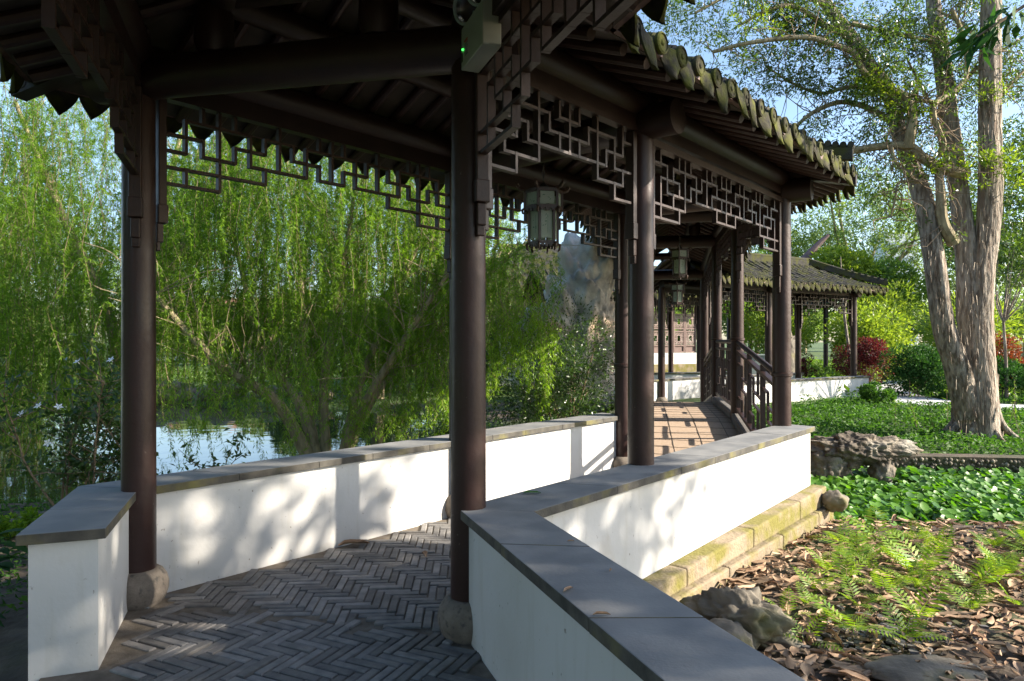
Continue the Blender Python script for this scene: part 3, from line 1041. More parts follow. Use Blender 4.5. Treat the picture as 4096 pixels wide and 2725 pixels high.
lattice(walk, B0 + V2((.937, .35)) * .035, B + V2((.937, .35)) * .035, ZL, 'CD'); lattice(walk, B, C_, ZL, 'BC'); lattice(walk, C_, D_, ZL - .05, 'CD')
# carved corner beam at A (its end bears a scroll) and the raised corner ridge at D
def corner_beam(root, p, toward, z, ln, name='corner_beam', scroll=True):
    d = Vector((toward.x, toward.y, 0)).normalized(); e = Vector((-d.y, d.x, 0)); up = Vector((0, 0, 1))
    b = MB()
    o = Vector((p.x, p.y, z))
    for k in range(4):
        a0, a1 = ln * k / 4, ln * (k + 1) / 4
        z0, z1 = -.30 * a0, -.30 * a1
        h0, h1 = .15 - .01 * k, .15 - .01 * (k + 1)
        q0 = [o + d * a0 + e * s + up * (z0 + t) for s, t in ((-.055, -h0), (.055, -h0), (.055, 0), (-.055, 0))]
        q1 = [o + d * a1 + e * s + up * (z1 + t) for s, t in ((-.055, -h1), (.055, -h1), (.055, 0), (-.055, 0))]
        b.add(q0 + q1, [(0, 1, 5, 4), (1, 2, 6, 5), (2, 3, 7, 6), (3, 0, 4, 7)] + ([(3, 2, 1, 0)] if k == 0 else []) + ([(4, 5, 6, 7)] if k == 3 else []))
    ob = b.build(name, M['wood'], root, smooth=False)
    if scroll:
        s = MB()
        for sd in (-1, 1):
            c = o + d * (ln - .08) + e * (sd * .057) + up * (-.30 * ln - .035)
            pth = []
            for i in range(26):
                w = i * .42; r = .042 - .0014 * i
                pth.append(c + d * (r * math.cos(w)) + up * (r * math.sin(w)))
            s.tube(pth, .006, 5)
        so_ = link('scroll_carving', s.mesh('scroll_carving', M['kerb'])); so_.parent = ob
    return ob
outA = ((A - B).normalized())
corner_beam(walk, A + outA * .12, outA, 3.50, .78)
outD = ((D_ - F_).normalized())
corner_beam(walk, D_ + outD * .10, outD, 3.48, .62, scroll=False)
def hip_wing(root, p, q, rise, nm='corner_ridge', w=.11, h=.16):
    """hip ridge from q (upper) to p (eave corner), sweeping up at the tip"""
    b = MB(); n = 8; vs = []
    d = (p - q); dh = Vector((d.x, d.y, 0)).normalized(); e = Vector((-dh.y, dh.x, 0))
    for i in range(n + 1):
        t = i / n
        c = q + d * t + Vector((0, 0, rise * t ** 3))
        hh = h * (1 - .25 * t)
        for s_, z_ in ((-w / 2, 0), (w / 2, 0), (w / 2, hh), (0, hh + .035), (-w / 2, hh)):
            vs.append(c + e * s_ + Vector((0, 0, z_)))
    fs = []
    for i in range(n):
        for k in range(5):
            fs.append((i * 5 + k, i * 5 + (k + 1) % 5, (i + 1) * 5 + (k + 1) % 5, (i + 1) * 5 + k))
    fs += [tuple(range(5))[::-1], tuple(range(n * 5, n * 5 + 5))]
    b.add(vs, fs)
    for i in range(7):
        t = .5 + .08 * i
        c = q + d * t + Vector((0, 0, rise * t ** 3 + h * (1 - .25 * t) + .03))
        b.tube([c - e * .06, c + e * .06], .034, 8)
    return b.build(nm, M['tile'], root)
eR = offset(NR + [G_], -.62)
eL = offset(NL + [GL], .62)
cD = V3(eR[3], prof(0, .62, .95) + .10); mFD = V3((F_ + D_) / 2, 4.12)
hip_wing(walk, cD + (cD - mFD).normalized() * .05, mFD.lerp(cD, .45), .14)
cA = V3(eL[1], prof(0, .62, .95) + .10); mAB3 = V3((A + B) / 2, 4.12)
hip_wing(walk, cA, mAB3.lerp(cA, .4), .12)

# ------------------------------------------------------------------ roofed bridge
bridge = empty('roofed_bridge', (F_.x, F_.y, 0), 'roofed hump bridge with tan tile deck and brown fretwork railing, joining the far gallery', 'bridge')
BL_, BR_ = [F_, GL, HL, IL], [D_, G_, H_, I_]
BZ = [0.0, .36, .36, 0.0]
DZ = [0.0, .38, .38, -0.10]
br_sl = make_slopes(BL_, BR_, BZ, .62, ends=(None, .35))
# share the mitre at the first frame with the near roof
fullL, fullR = NL + BL_[1:], NR + BR_[1:]
full = make_slopes(fullL, fullR, NZ + BZ[1:], .62)
for k in range(2):
    br_sl[k].lo = full[6 + k].lo
roof_boards(br_sl, bridge); roof_tiles(br_sl, bridge); rafters(br_sl, bridge)
for s in near_sl[4:6]:
    pass
ridge(bridge, [(F_ + D_) / 2, (GL + G_) / 2], 4.2); 
ridge(bridge, [(GL + G_) / 2, (HL + H_) / 2, (IL + I_) / 2], 4.35)
for p, z in ((G_, .38), (H_, .38), (I_, -.1), (GL, .38), (HL, .38), (IL, -.1)):
    column(bridge, p, z, 3.52 if z > .2 else 3.3, base=False, ring=(z + 1.24))
for i in (1, 2, 3):
    frame_beams(bridge, BL_[i], BR_[i], BZ[i], stub=.18)
purlins(bridge, BL_, BR_, BZ)
for i in range(3):
    zf0, zf1 = BZ[i], BZ[i + 1]
    L = (BR_[i + 1] - BR_[i]).length
    zf = lambda s, a=zf0, c=zf1, L=L: a + (c - a) * min(max(s / L, 0), 1)
    lattice(bridge, BR_[i], BR_[i + 1], 3.10, 'CD', z_fun=zf)
    LL = (BL_[i + 1] - BL_[i]).length
    zf2 = lambda s, a=zf0, c=zf1, L=LL: a + (c - a) * min(max(s / L, 0), 1)
    lattice(bridge, BL_[i], BL_[i + 1], 3.10, 'CD', z_fun=zf2)
# deck
dk = MB(); kb_pts = []
dl = [F_ + V2((-.10, .03)), GL + V2((-.12, 0)), HL + V2((-.12, 0)), IL + V2((-.12, 0)), IL + V2((.1, 1.6))]
dr = [D_ + V2((.12, -.02)), G_ + V2((.12, 0)), H_ + V2((.12, 0)), I_ + V2((.12, 0)), I_ + V2((1.2, 1.6))]
dz = DZ + [-.14]
for i in range(4):
    n = 5
    for k in range(n):
        t0, t1 = k / n, (k + 1) / n
        q = [dl[i].lerp(dl[i + 1], t0), dr[i].lerp(dr[i + 1], t0), dr[i].lerp(dr[i + 1], t1), dl[i].lerp(dl[i + 1], t1)]
        ease = lambda t: t if i in (1,) else t
        za, zb_ = dz[i] + (dz[i + 1] - dz[i]) * t0 + .003, dz[i] + (dz[i + 1] - dz[i]) * t1 + .003
        dk.hexa([V3(q[0], za - .3), V3(q[1], za - .3), V3(q[2], zb_ - .3), V3(q[3], zb_ - .3)], [V3(q[0], za), V3(q[1], za), V3(q[2], zb_), V3(q[3], zb_)])
dko = dk.build('deck', M['deck'], bridge, smooth=False)
# joints between the deck tiles, thin strips lying in the surface
jt = MB()
for i in range(4):
    L = ((dl[i + 1] + dr[i + 1]) / 2 - (dl[i] + dr[i]) / 2).length
    for f in (.2, .4, .6, .8):
        a, c = dl[i].lerp(dr[i], f), dl[i + 1].lerp(dr[i + 1], f)
        pa, pc = V3(a, dz[i] + .0075), V3(c, dz[i + 1] + .0075)
        d = (pc - pa).normalized(); e = Vector((-d.y, d.x, 0)).normalized()
        jt.box((pa + pc) / 2 - Vector((0, 0, .003)), ((pc - pa).length - .004, .006, .004), (d, e, d.cross(e)))
    k = int(L / .4)
    for j in range(k + 1):
        t = (j + .5) / (k + 1)
        a, c = dl[i].lerp(dl[i + 1], t), dr[i].lerp(dr[i + 1], t)
        z = dz[i] + (dz[i + 1] - dz[i]) * t + .0055
        d = (V3(c, z) - V3(a, z)).normalized(); e = Vector((-d.y, d.x, 0))
        jt.box((V3(a, z) + V3(c, z)) / 2, ((c - a).length - .1, .005, .004), (d, e, Vector((0, 0, 1))))
jo = link('tile_joint', jt.mesh('tile_joint', M['joint'], False)); jo.parent = dko
# kerbs and railings
def railing(root, P0, P1, z0, z1):
    d2_ = (P1 - P0).normalized(); L = (P1 - P0).length
    ey = Vector((-d2_.y, d2_.x, 0)); ez = Vector((0, 0, 1)); ex = Vector((d2_.x, d2_.y, 0))
    def pt(u, h): 
        t = u / L
        return V3(P0 + d2_ * u, z0 + (z1 - z0) * t + h)
    sl_ = (pt(L, 0) - pt(0, 0)).normalized()
    upn = sl_.cross(ey); upn = upn if upn.z > 0 else -upn
    kb = MB(); a, c = pt(.09, .045), pt(L - .09, .045)
    kb.box((a + c) / 2 , ((c - a).length, .20, .15), (sl_, ey, upn))
    kb.build('kerb', M['kerb'], root, bevel=.01, smooth=False)
    b = MB()
    for h, w, t in ((1.07, .07, .045), (.19, .075, .045)):
        a, c = pt(.06, h), pt(L - .06, h)
        b.box((a + c) / 2, ((c - a).length, w, t), (sl_, ey, upn))
    n = 3 * max(2, round((L - .2) / .95))
    st = (L - .2) / n
    rows = [.21, .38, .55, .72, .89, 1.05]
    bar = lambda u, ha, hb, w=.026, dd=.032: b.box((pt(u, ha) + pt(u, hb)) / 2, (w, dd, abs(hb - ha)), (ex, ey, ez))
    def hbar(r, ua, ub):
        a, c = pt(ua, r), pt(ub, r); b.box((a + c) / 2, ((c - a).length, .030, .026), (sl_, ey, upn))
    for i in range(n + 1):
        u = .1 + st * i
        if i % 3 == 0 or i == n:
            bar(u, .17, 1.17, .06, .06)
        elif i % 3 == 1:
            bar(u, rows[0], rows[2]); bar(u, rows[3], rows[5])
        else:
            bar(u, rows[0], rows[1]); bar(u, rows[2], rows[4])
        if i < n:
            if i % 3 == 0: hbar(rows[2], u, u + st); hbar(rows[3], u, u + st)
            elif i % 3 == 1: hbar(rows[3], u, u + st); hbar(rows[2], u, u + st)
            else: hbar(rows[1], u, u + st); hbar(rows[4], u, u + st)
    o = b.build('railing', M['wood'], root, smooth=False)
    h = MB(); h.tube([pt(.05, 1.20), pt(L - .05, 1.20)], .036, 12)
    ho = link('handrail', h.mesh('handrail', M['wood'])); ho.parent = o
for i in range(3):
    railing(bridge, BR_[i], BR_[i + 1], DZ[i], DZ[i + 1])
    railing(bridge, BL_[i], BL_[i + 1], DZ[i], DZ[i + 1])
# abutment below the deck
ab = MB()
ab.prism([tuple(p) for p in (dl[0] , dr[0] , dr[0].lerp(dr[1], .35), dl[0].lerp(dl[1], .35))], -.7, -.30)
ab.prism([tuple(p) for p in (dl[2].lerp(dl[3], .5), dr[2].lerp(dr[3], .5), dr[4], dl[4])], -.8, -.42)
abo = ab.build('abutment', M['plinth'], bridge, smooth=False); fixn(abo)

# ------------------------------------------------------------------ far gallery
fg = empty('far_gallery', (J_.x, J_.y, ZF), 'far covered gallery beyond the bridge, mossy grey tile roof ending in an upturned corner', 'gallery')
fsl = make_slopes(far_back, far_front, [ZF] * 3, .62, ends=(.5, 'hip'))
roof_boards(fsl, fg); roof_tiles(fsl, fg); rafters(fsl, fg, single=False)
ends_d = (far_front[-1] - far_front[-2]).normalized()
Kb = far_back[-1]
w2 = (K_ - Kb).length / 2
es = Slope(Kb, K_, ends_d, .62, w2, [w2, 0, -.62], [w2, 2 * w2, 2 * w2 + .62], ZF)
roof_boards([es], fg); roof_tiles([es], fg)
rend = (K_ + Kb) / 2 - ends_d * w2 * .9
ridge(fg, [(far_front[0] + far_back[0]) / 2, (far_front[1] + far_back[1]) / 2, rend], 4.15 + ZF)
for pp, sgn in ((K_, 1), (Kb, -1)):
    dd = ends_d * .66 + (K_ - Kb).normalized() * (.66 * sgn)
    tip = V3(pp + dd, prof(ZF, .62, w2) + .08)
    hip_wing(fg, tip, V3(rend, 4.12 + ZF), .10, h=.2)
for row in (far_front, far_back):
    for i, p in enumerate(row):
        if row is far_front and i == 0: continue
        column(fg, p, ZF, 3.22 + ZF)
for i in range(1, 3):
    frame_beams(fg, far_back[i], far_front[i], ZF, stub=.2)
purlins(fg, far_back, far_front, [ZF] * 3)
for row in (far_front, far_back):
    lattice(fg, row[0], row[1], ZL + ZF, 'CD'); lattice(fg, row[1], row[2], ZL + ZF, 'CD')
lattice(fg, Kb, K_, ZL + ZF, 'BC')
fl = MB(); fl.prism([tuple(p) for p in [far_front[0] + V2((-.6, .2)), far_front[1], far_front[2], far_back[2], far_back[1], far_back[0] + V2((-.8, .4))]], -.8, ZF)
tag(fl.build('gallery_floor', M['deck'], smooth=False), kind='structure')
low_wall('low_wall', 'white low wall of the far gallery, below its mossy roof right of the bridge', [far_front[0].lerp(J_, .12), J_, K_ + ends_d * .30], -1, -.55, ZC + ZF, .36, joints=.9, seed=8)
fw = low_wall('low_wall', 'white low wall closing the view at the end of the bridge deck', [far_back[0] - (far_back[1] - far_back[0]).normalized() * 1.1, far_back[1], far_back[2] + ends_d * .3], 1, -.5, ZC + ZF, .36, joints=.9, seed=9)

rg = empty('rear_gallery', (6.45, 23.5, ZF), 'dark gallery roof and fretwork crossing behind the white wall at the bridge end', 'gallery')
RF = [V2((1.2, 22.0)), V2((3.9, 22.75)), V2((6.45, 23.5))]; RB = offset(RF, 1.95)
rsl = make_slopes(RB, RF, [ZF] * 3, .62, ends=(.3, .5))
roof_boards(rsl, rg); roof_tiles(rsl, rg); rafters(rsl, rg, single=False)
for row in (RF, RB):
    for p in row: column(rg, p, ZF, 3.22 + ZF)
    lattice(rg, row[0], row[1], ZL + ZF, 'CD'); lattice(rg, row[1], row[2], ZL + ZF, 'CD')
purlins(rg, RB, RF, [ZF] * 3)
low_wall('low_wall', 'shaded bluish low wall with dark coping, highest and farthest of the walls seen over the bridge deck', [RF[0], RF[2] + V2((1.4, .4))], -1, -.5, ZC + ZF, .36, joints=1.0, seed=12)
# hall behind with fretwork doors on a white base
def hall():
    P0, P1 = V2((5.3, 29.0)), V2((8.45, 30.4))
    root = empty('garden_hall', (P0.x, P0.y, .35), 'garden hall with white base wall and pink brown fretwork doors, seen past the bridge', 'building')
    d = (P1 - P0).normalized(); L = (P1 - P0).length
    ex = Vector((d.x, d.y, 0)); ey = Vector((-d.y, d.x, 0)); ez = Vector((0, 0, 1))
    P = lambda u, o, z: V3(P0, z) + ex * u + ey * o
    b = MB(); b.box(P(L / 2 - 3, 1.6, .12), (L + 6, 3.6, .9), (ex, ey, ez)); b.build('platform', M['plinth'], root, smooth=False)
    b = MB(); b.box(P(L / 2 - 3, .1, .8), (L + 6, .2, .52), (ex, ey, ez)); b.build('base_wall', M['plaster'], root, smooth=False)
    k = 5
    for i in range(-3, k):
        u0 = .1 + i * .62
        door = MB()
        for s in (.03, .57):
            door.box(P(u0 + s, .1, 2.1), (.06, .08, 2.05), (ex, ey, ez))
        for z in (1.10, 1.38, 2.0, 2.12, 2.74, 3.1):
            door.box(P(u0 + .3, .1, z), (.48, .07, .06), (ex, ey, ez))
        door.box(P(u0 + .3, .12, 1.24), (.48, .03, .22), (ex, ey, ez))
        do = door.build('door', M['doorwood'], root, smooth=False)
        f = MB()
        for z0, z1 in ((1.42, 1.96), (2.16, 2.70)):
            w0, w1 = u0 + .06, u0 + .54
            q = [(w0 + .14, z0 + .13), (w1 - .14, z0 + .13), (w1 - .14, z1 - .13), (w0 + .14, z1 - .13)]
            for (a, c), (e, g_) in zip(q, q[1:] + q[:1]):
                f.box(P((a + e) / 2, .1, (c + g_) / 2), (abs(a - e) + .03, .05, abs(c - g_) + .03), (ex, ey, ez))
            for j in range(7):
                u = w0 + (w1 - w0) * (j + .5) / 7
                for z in (z0 + .065, z1 - .065):
                    f.box(P(u, .1, z), (.022, .04, .13), (ex, ey, ez))
                    f.box(P(u + .02, .1, z + (.02 if j % 2 else -.02)), (.05, .04, .02), (ex, ey, ez))
            for j in range(5):
                z = z0 + .1 + (z1 - z0 - .2) * (j + .5) / 5
                for u in (w0 + .06, w1 - .06):
                    f.box(P(u, .1, z), (.12, .04, .022), (ex, ey, ez))
                    f.box(P(u + (.02 if j % 2 else -.02), .1, z), (.022, .04, .07), (ex, ey, ez))
        fo = link('fretwork', f.mesh('fretwork', M['doorfretwork'], False)); fo.parent = do
    for u in (L + .1, L - 3.3, L - 6.4):
        b = MB(); b.tube([P(u, -.1, .3), P(u, -.1, 3.4)], .11, 14); b.build('column', M['doorwood'], root)
    b = MB(); b.box(P(L / 2 - 3, .1, 3.3), (L + 6.5, .2, .3), (ex, ey, ez)); b.build('lintel', M['wood'], root, smooth=False)
    b = MB()
    q = [P(-8, -.9, 3.35), P(L + .9, -.9, 3.35), P(L - .4, 1.8, 4.9), P(-8, 1.8, 4.9), ]
    b.hexa(q, [p + ez * .15 for p in q])
    q = [P(-8, 4.2, 3.35), P(L + .9, 4.2, 3.35), P(L - .4, 1.8, 4.9), P(-8, 1.8, 4.9)][::-1]
    b.hexa(q, [p + ez * .15 for p in q])
    b.build('roof', M['tile'], root, smooth=False)
hall()

# flying ridge horn of a roof behind the far gallery
hn = empty('garden_pavilion', (16.0, 38.0, 0), 'pavilion behind the far gallery, only its purple brown upswept ridge horn showing over the tiles', 'pavilion')
b = MB()
tipp = [atY(1815, 640, 36.5), atY(1850, 603, 36.5), atY(1868, 580, 36.5), atY(1886, 560, 36.5), atY(1907, 541, 36.5)]
b.tube(tipp, [.34, .29, .21, .15, .09], 8); b.build('ridge_horn', M['horn'], hn)
b = MB()
cx, cy = atY(1800, 640, 37).x, 38.0
b.add([(cx - 2.6, cy - 2.4, 3.4), (cx + 2.6, cy - 2.4, 3.4), (cx + 2.6, cy + 2.4, 3.4), (cx - 2.6, cy + 2.4, 3.4), (cx, cy, 5.2)], [(0, 1, 4), (1, 2, 4), (2, 3, 4), (3, 0, 4), (3, 2, 1, 0)])
b.build('roof', M['tile'], hn, smooth=False)
for sx in (-2, 2):
    for sy in (-1.8, 1.8):
        b = MB(); b.tube([(cx + sx, cy + sy, -.2), (cx + sx, cy + sy, 3.4)], .12, 12); b.build('column', M['wood'], hn)

# ------------------------------------------------------------------ lanterns
def lantern(loc, label, ztop):
    root = empty('lantern', loc, label, 'lantern', 'hexagonal lanterns under the walkway roof', rz=R(12))
    root.scale = (.86, .86, 1)
    def hexp(r, z, k): 
        w = R(60 * k); return Vector((r * math.cos(w), r * math.sin(w), z))
    fr = MB()
    for r, z0, z1 in ((.185, .34, .475), (.143, .05, .34)):
        for k in range(6):
            a, c = hexp(r, z0, k), hexp(r, z0, k + 1)
            fr.box((hexp(r, (z0 + z1) / 2, k)), (.022, .022, z1 - z0 + .03))
            d = (c - a).normalized(); n = Vector((d.y, -d.x, 0))
            for z, t in ((z0, .026), (z1, .026)):
                m = (a + c) / 2; m.z = z
                fr.box(m, ((c - a).length - .022, .018, t), (d, n, Vector((0, 0, 1))))
            # scalloped apron below the tier
            m = (a + c) / 2
            for q in (-1, 0, 1):
                fr.box(m + d * (q * r * .28) + Vector((0, 0, -.022 + .006 * abs(q))), (r * .2, .012, .03), (d, n, Vector((0, 0, 1))))
    q0 = [hexp(.185, .335, k) for k in range(6)]
    fr.add([p for p in q0] + [p + Vector((0, 0, .012)) for p in q0], [tuple(range(6))[::-1], tuple(range(6, 12))] + [(k, (k + 1) % 6, 6 + (k + 1) % 6, 6 + k) for k in range(6)])
    q0 = [hexp(.19, .478, k) for k in range(6)]
    fr.add([p for p in q0] + [p + Vector((0, 0, .014)) for p in q0], [tuple(range(6))[::-1], tuple(range(6, 12))] + [(k, (k + 1) % 6, 6 + (k + 1) % 6, 6 + k) for k in range(6)])
    fr.build('frame', M['lanternwood'], root, world=False, smooth=False)
    for r, z0, z1 in ((.178, .36, .462), (.136, .085, .325)):
        for k in range(6):
            a, c = hexp(r, z0, k), hexp(r, z0, k + 1)
            d = (c - a); a2, c2 = a + d * .11, c - d * .11
            n = Vector((d.y, -d.x, 0)).normalized()
            p = MB()
            q = [a2, c2, c2 + Vector((0, 0, z1 - z0)), a2 + Vector((0, 0, z1 - z0))]
            p.add([v for v in q] + [v - n * .004 for v in q], [(0, 1, 2, 3), (7, 6, 5, 4), (0, 4, 5, 1), (1, 5, 6, 2), (2, 6, 7, 3), (3, 7, 4, 0)])
            po = p.build('glass_panel', M['glass'], root, world=False, smooth=False)
            s = MB(); rr = random.Random(k * 7 + int(z0 * 100))
            dn = d.normalized(); up = Vector((0, 0, 1))
            mid = (a2 + c2) / 2
            hh = z1 - z0
            for j in range(7 if hh > .2 else 4):
                c0 = mid + dn * rr.uniform(-.03, .03) + up * rr.uniform(.15, .75) * hh + n * .0015
                w = rr.uniform(-1.2, 1.2) + (math.pi if j % 2 else 0)
                dirv = dn * math.cos(w) + up * math.sin(w)
                sd = dn * -math.sin(w) + up * math.cos(w)
                ll = rr.uniform(.014, .03)
                s.add([c0, c0 + dirv * ll * .5 + sd * .003, c0 + dirv * ll, c0 + dirv * ll * .5 - sd * .003], [(0, 1, 2, 3)])
            if hh > .2:
                c0 = mid + dn * .012 + n * .0012
                s.add([c0 + up * .04 - dn * .0015, c0 + up * .04 + dn * .0015, c0 + up * (hh * .8) + dn * .0025, c0 + up * (hh * .8) - dn * .0005], [(0, 1, 2, 3)])
            sm = link('bamboo_painting', s.mesh('bamboo_painting', M['painted'], False)); sm.parent = po
    for k in range(6):
        b_ = MB()
        c = hexp(1, 0, k); t = Vector((-c.y, c.x, 0)); up = Vector((0, 0, 1))
        pth = [c * .17 + up * .49, c * .215 + up * .492, c * .245 + up * .50, c * .262 + up * .522, c * .25 + up * .54]
        b_.tube(pth, [.012, .015, .014, .011, .006], 6)
        b_.tube([c * .225 + up * .5, c * .235 + up * .53], [.01, .005], 5)
        b_.build('roof_bracket', M['lanternwood'], root, world=False)
        b_ = MB()
        b_.tube([c * .19 + up * .335, c * .212 + up * .32, c * .205 + up * .295, c * .188 + up * .29], [.012, .013, .01, .005], 6)
        b_.tube([c * .145 + up * .05, c * .168 + up * .035, c * .16 + up * .0, c * .146 - up * .015], [.012, .014, .012, .006], 6)
        b_.build('foot_bracket', M['lanternwood'], root, world=False)
    ch = MB()
    ch.tube([(0, 0, .49), (0, 0, .53), (0, 0, .56)], [.06, .045, .012], 10)
    L = ztop - loc[2]
    n = int((L - .55) / .05)
    for i in range(n):
        z = .56 + i * .05
        ring = [Vector((.011 * math.cos(w), 0, z + .03 + .03 * math.sin(w))) if i % 2 else Vector((0, .011 * math.cos(w), z + .03 + .03 * math.sin(w))) for w in [R(45 * q) for q in range(9)]]
        ch.tube(ring, .004, 5, cap=False)
    ch.build('hanging_chain', M['blackplastic'], root, world=False)
    return root
lantern((.262, 5.70, 2.36), 'nearest hexagonal lantern with green bamboo glass, hanging over the brick floor', 3.10)
lantern((2.90, 11.8, 2.68), 'hexagonal lantern over the near end of the bridge deck, glass catching light', 3.44)
lantern((3.86, 15.9, 2.42), 'hexagonal lantern low beyond the bridge crest, partly behind a nearer lantern', 3.2)

# ------------------------------------------------------------------ emergency light
def emergency_light():
    ex = Vector((-.357, .934, 0)).normalized(); ey = Vector((.934, .357, 0)).normalized(); ez = Vector((0, 0, 1))
    o = Vector((-.14, 3.245, 3.012))          # near lower corner, gallery side
    root = empty('emergency_light', o, 'cream metal twin head emergency light fixed high beside the nearest column', 'lamp')
    b = MB(); b.box(o + ex * .176 + ey * .048 + ez * .108, (.352, .096, .216), (ex, ey, ez))
    ho = b.build('housing', M['boxpaint'], root, bevel=.005, smooth=False)
    s = MB(); s.box(o + ex * .335 - ey * .0012 + ez * .06, (.022, .004, .045), (ex, ey, ez))
    q = link('switch', s.mesh('switch', M['blackplastic'], False)); q.parent = ho
    s = MB(); s.lathe([(.005, -.004), (.005, .004)], (0, 0, 0), 10)
    me = s.mesh('indicator_led', M['led']); me.transform(Matrix.Translation(o + ex * .315 - ey * .003 + ez * .095) @ Matrix((ex, ez, -ey)).transposed().to_4x4())
    q = link('indicator_led', me); q.parent = ho
    s = MB()
    for i in range(9):
        s.cur = 1 if i > 1 else 0
        s.box(o + ex * (.262 + (0 if i % 3 else .006)) - ey * .001 + ez * (.128 - i * .0095), (.055 - .008 * (i % 2), .002, .0032 if i else .007), (ex, ey, ez))
    q = link('rating_label', s.mesh('rating_label', [M['redprint'], M['greyprint']], False)); q.parent = ho
    for u in (.275, .06):
        hd = MB()
        c = o + ex * u + ey * .02 + ez * .295
        dirv = (-ey * .8 + -ez * .25 + -ex * .35).normalized()
        rot = dirv.to_track_quat('Z', 'Y').to_matrix().to_4x4()
        hd.lathe([(.03, -.07), (.06, -.05), (.078, 0.0), (.082, .03), (.082, .04), (.070, .04), (.066, .03)], (0, 0, 0), 28, cap=False)
        me = hd.mesh('lamp_head', M['rim']); me.transform(Matrix.Translation(c) @ rot)
        lo_ = link('lamp_head', me, root)
        rf = MB(); rf.lathe([(.001, -.038), (.012, -.037), (.03, -.028), (.05, -.004), (.0665, .031)], (0, 0, 0), 28, cap=False)
        me = rf.mesh('reflector', M['chrome']); me.transform(Matrix.Translation(c) @ rot)
        q = link('reflector', me); q.parent = lo_
        st = MB(); st.tube([c - dirv * .05, o + ex * u + ey * .048 + ez * .215], .012, 8)
        q = link('bracket', st.mesh('bracket', M['rim'])); q.parent = lo_
emergency_light()

# ------------------------------------------------------------------ plants
def smoothpath(pts, k=4):
    """Catmull-Rom"""
    P = [np.array(p, float) for p in pts]
    P = [2 * P[0] - P[1]] + P + [2 * P[-1] - P[-2]]
    out = []
    for i in range(1, len(P) - 2):
        for j in range(k):
            t = j / k
            a, b, c, d = P[i - 1], P[i], P[i + 1], P[i + 2]
            out.append(.5 * ((2 * b) + (c - a) * t + (2 * a - 5 * b + 4 * c - d) * t * t + (3 * b - a - 3 * c + d) * t ** 3))
    out.append(P[-2])
    return out

def wander(p, d, L, n, sag=0.0, wob=.18):
    p = np.array(p, float); d = norm(np.array(d, float)); out = [p.copy()]
    for i in range(n):
        d = norm(d + rng.normal(0, wob, 3) + np.array([0, 0, -sag]))
        p = p + d * (L / n)
        out.append(p.copy())
    return out

def leafball(centres, radii, n, leaf, wid, droop=-.2, shell=.55, jitter=.5):
    """leaves spread through clumps, more of them near each clump's skin"""
    centres = np.array(centres, float); radii = np.array(radii, float)
    if radii.ndim == 1: radii = np.repeat(radii[:, None], 3, 1)
    w = radii.prod(1) ** (2 / 3.); w /= w.sum()
    idx = rng.choice(len(centres), n, p=w)
    dirs = norm(rng.normal(0, 1, (n, 3)))
    rr = rng.uniform(0, 1, n) ** (1 / 3.) * (1 - shell) + shell * rng.uniform(.75, 1.06, n)
    P = centres[idx] + dirs * radii[idx] * rr[:, None]
    D = dirs + np.array([0, 0, droop])
    return leaves(P, D, leaf, wid, jitter)

def clumps(c, R3, n, r, rnd=None, flat=1.0):
    """clump centres inside an ellipsoid"""
    d = norm(rng.normal(0, 1, (n, 3))) * (rng.uniform(.25, 1, n) ** .5)[:, None]
    return np.array(c) + d * np.array(R3), rng.uniform(.7, 1.3, n) * r

def bush(name, label, loc, size, n, leaf, wid, m, cat='bush', group=None, ncl=14, stems=5, stem_m='twig', cl_r=.42, droop=.1):
    x, y = loc
    z = float(ground_z(np.array([x]), np.array([y]))[0])
    root = empty(name, (x, y, z), label, cat, group)
    sx, sy, sz = size
    c, r = clumps((x, y, z + sz * .55), (sx * .36, sy * .36, sz * .34), ncl, cl_r * min(sx, sz) * .5)
    V, F = leafball(c, r, n, leaf, wid, droop)
    V[:, 2] = np.maximum(V[:, 2], z + .01)
    link('foliage', npmesh('foliage', V, F, M[m]), root)
    b = MB()
    for i in range(stems):
        t = c[i % len(c)]
        b.tube(smoothpath([(x + random.uniform(-.08, .08) * sx, y + random.uniform(-.08, .08) * sy, z - .05), ((x + t[0]) / 2 + random.uniform(-.1, .1), (y + t[1]) / 2, z + sz * .3), tuple(t)], 3), list(np.linspace(.022, .008, 7)), 6)
    b.build('stem', M[stem_m], root)
    return root

def tree(name, label, loc, h, cr, n, leaf, wid, m, cat='tree', group=None, trunk_r=.12, ncl=26, cl_r=.9, flat=.75, bark='bark2', lean=(0, 0), crown_z=None, gaps=True, droop=-.1):
    x, y = loc
    z = float(ground_z(np.array([x]), np.array([y]))[0])
    root = empty(name, (x, y, z), label, cat, group)
    cz = crown_z if crown_z is not None else z + h - cr * flat
    c, r = clumps((x + lean[0], y + lean[1], cz), (cr * .8, cr * .8, cr * flat * .85), ncl, cl_r)
    V, F = leafball(c, np.stack([r, r, r * .62], 1), n, leaf, wid, droop)
    link('crown', npmesh('crown', V, F, M[m]), root)
    b = MB()
    fork = (x + lean[0] * .4, y + lean[1] * .4, z + (cz - z) * .55)
    b.tube(smoothpath([(x, y, z - .1), (x + lean[0] * .15 + random.uniform(-.1, .1), y + lean[1] * .15, z + (cz - z) * .28), fork], 4), list(np.linspace(trunk_r, trunk_r * .7, 9)), 10)
    for i in range(min(ncl, 12)):
        t = c[i]
        mid = (np.array(fork) * .55 + t * .45) + rng.normal(0, cr * .08, 3) + np.array([0, 0, -cr * .05])
        b.tube(smoothpath([fork, tuple(mid), tuple(t)], 3), list(np.linspace(trunk_r * .5, trunk_r * .1, 7)), 6)
    b.build('trunk', M[bark], root)
    return root

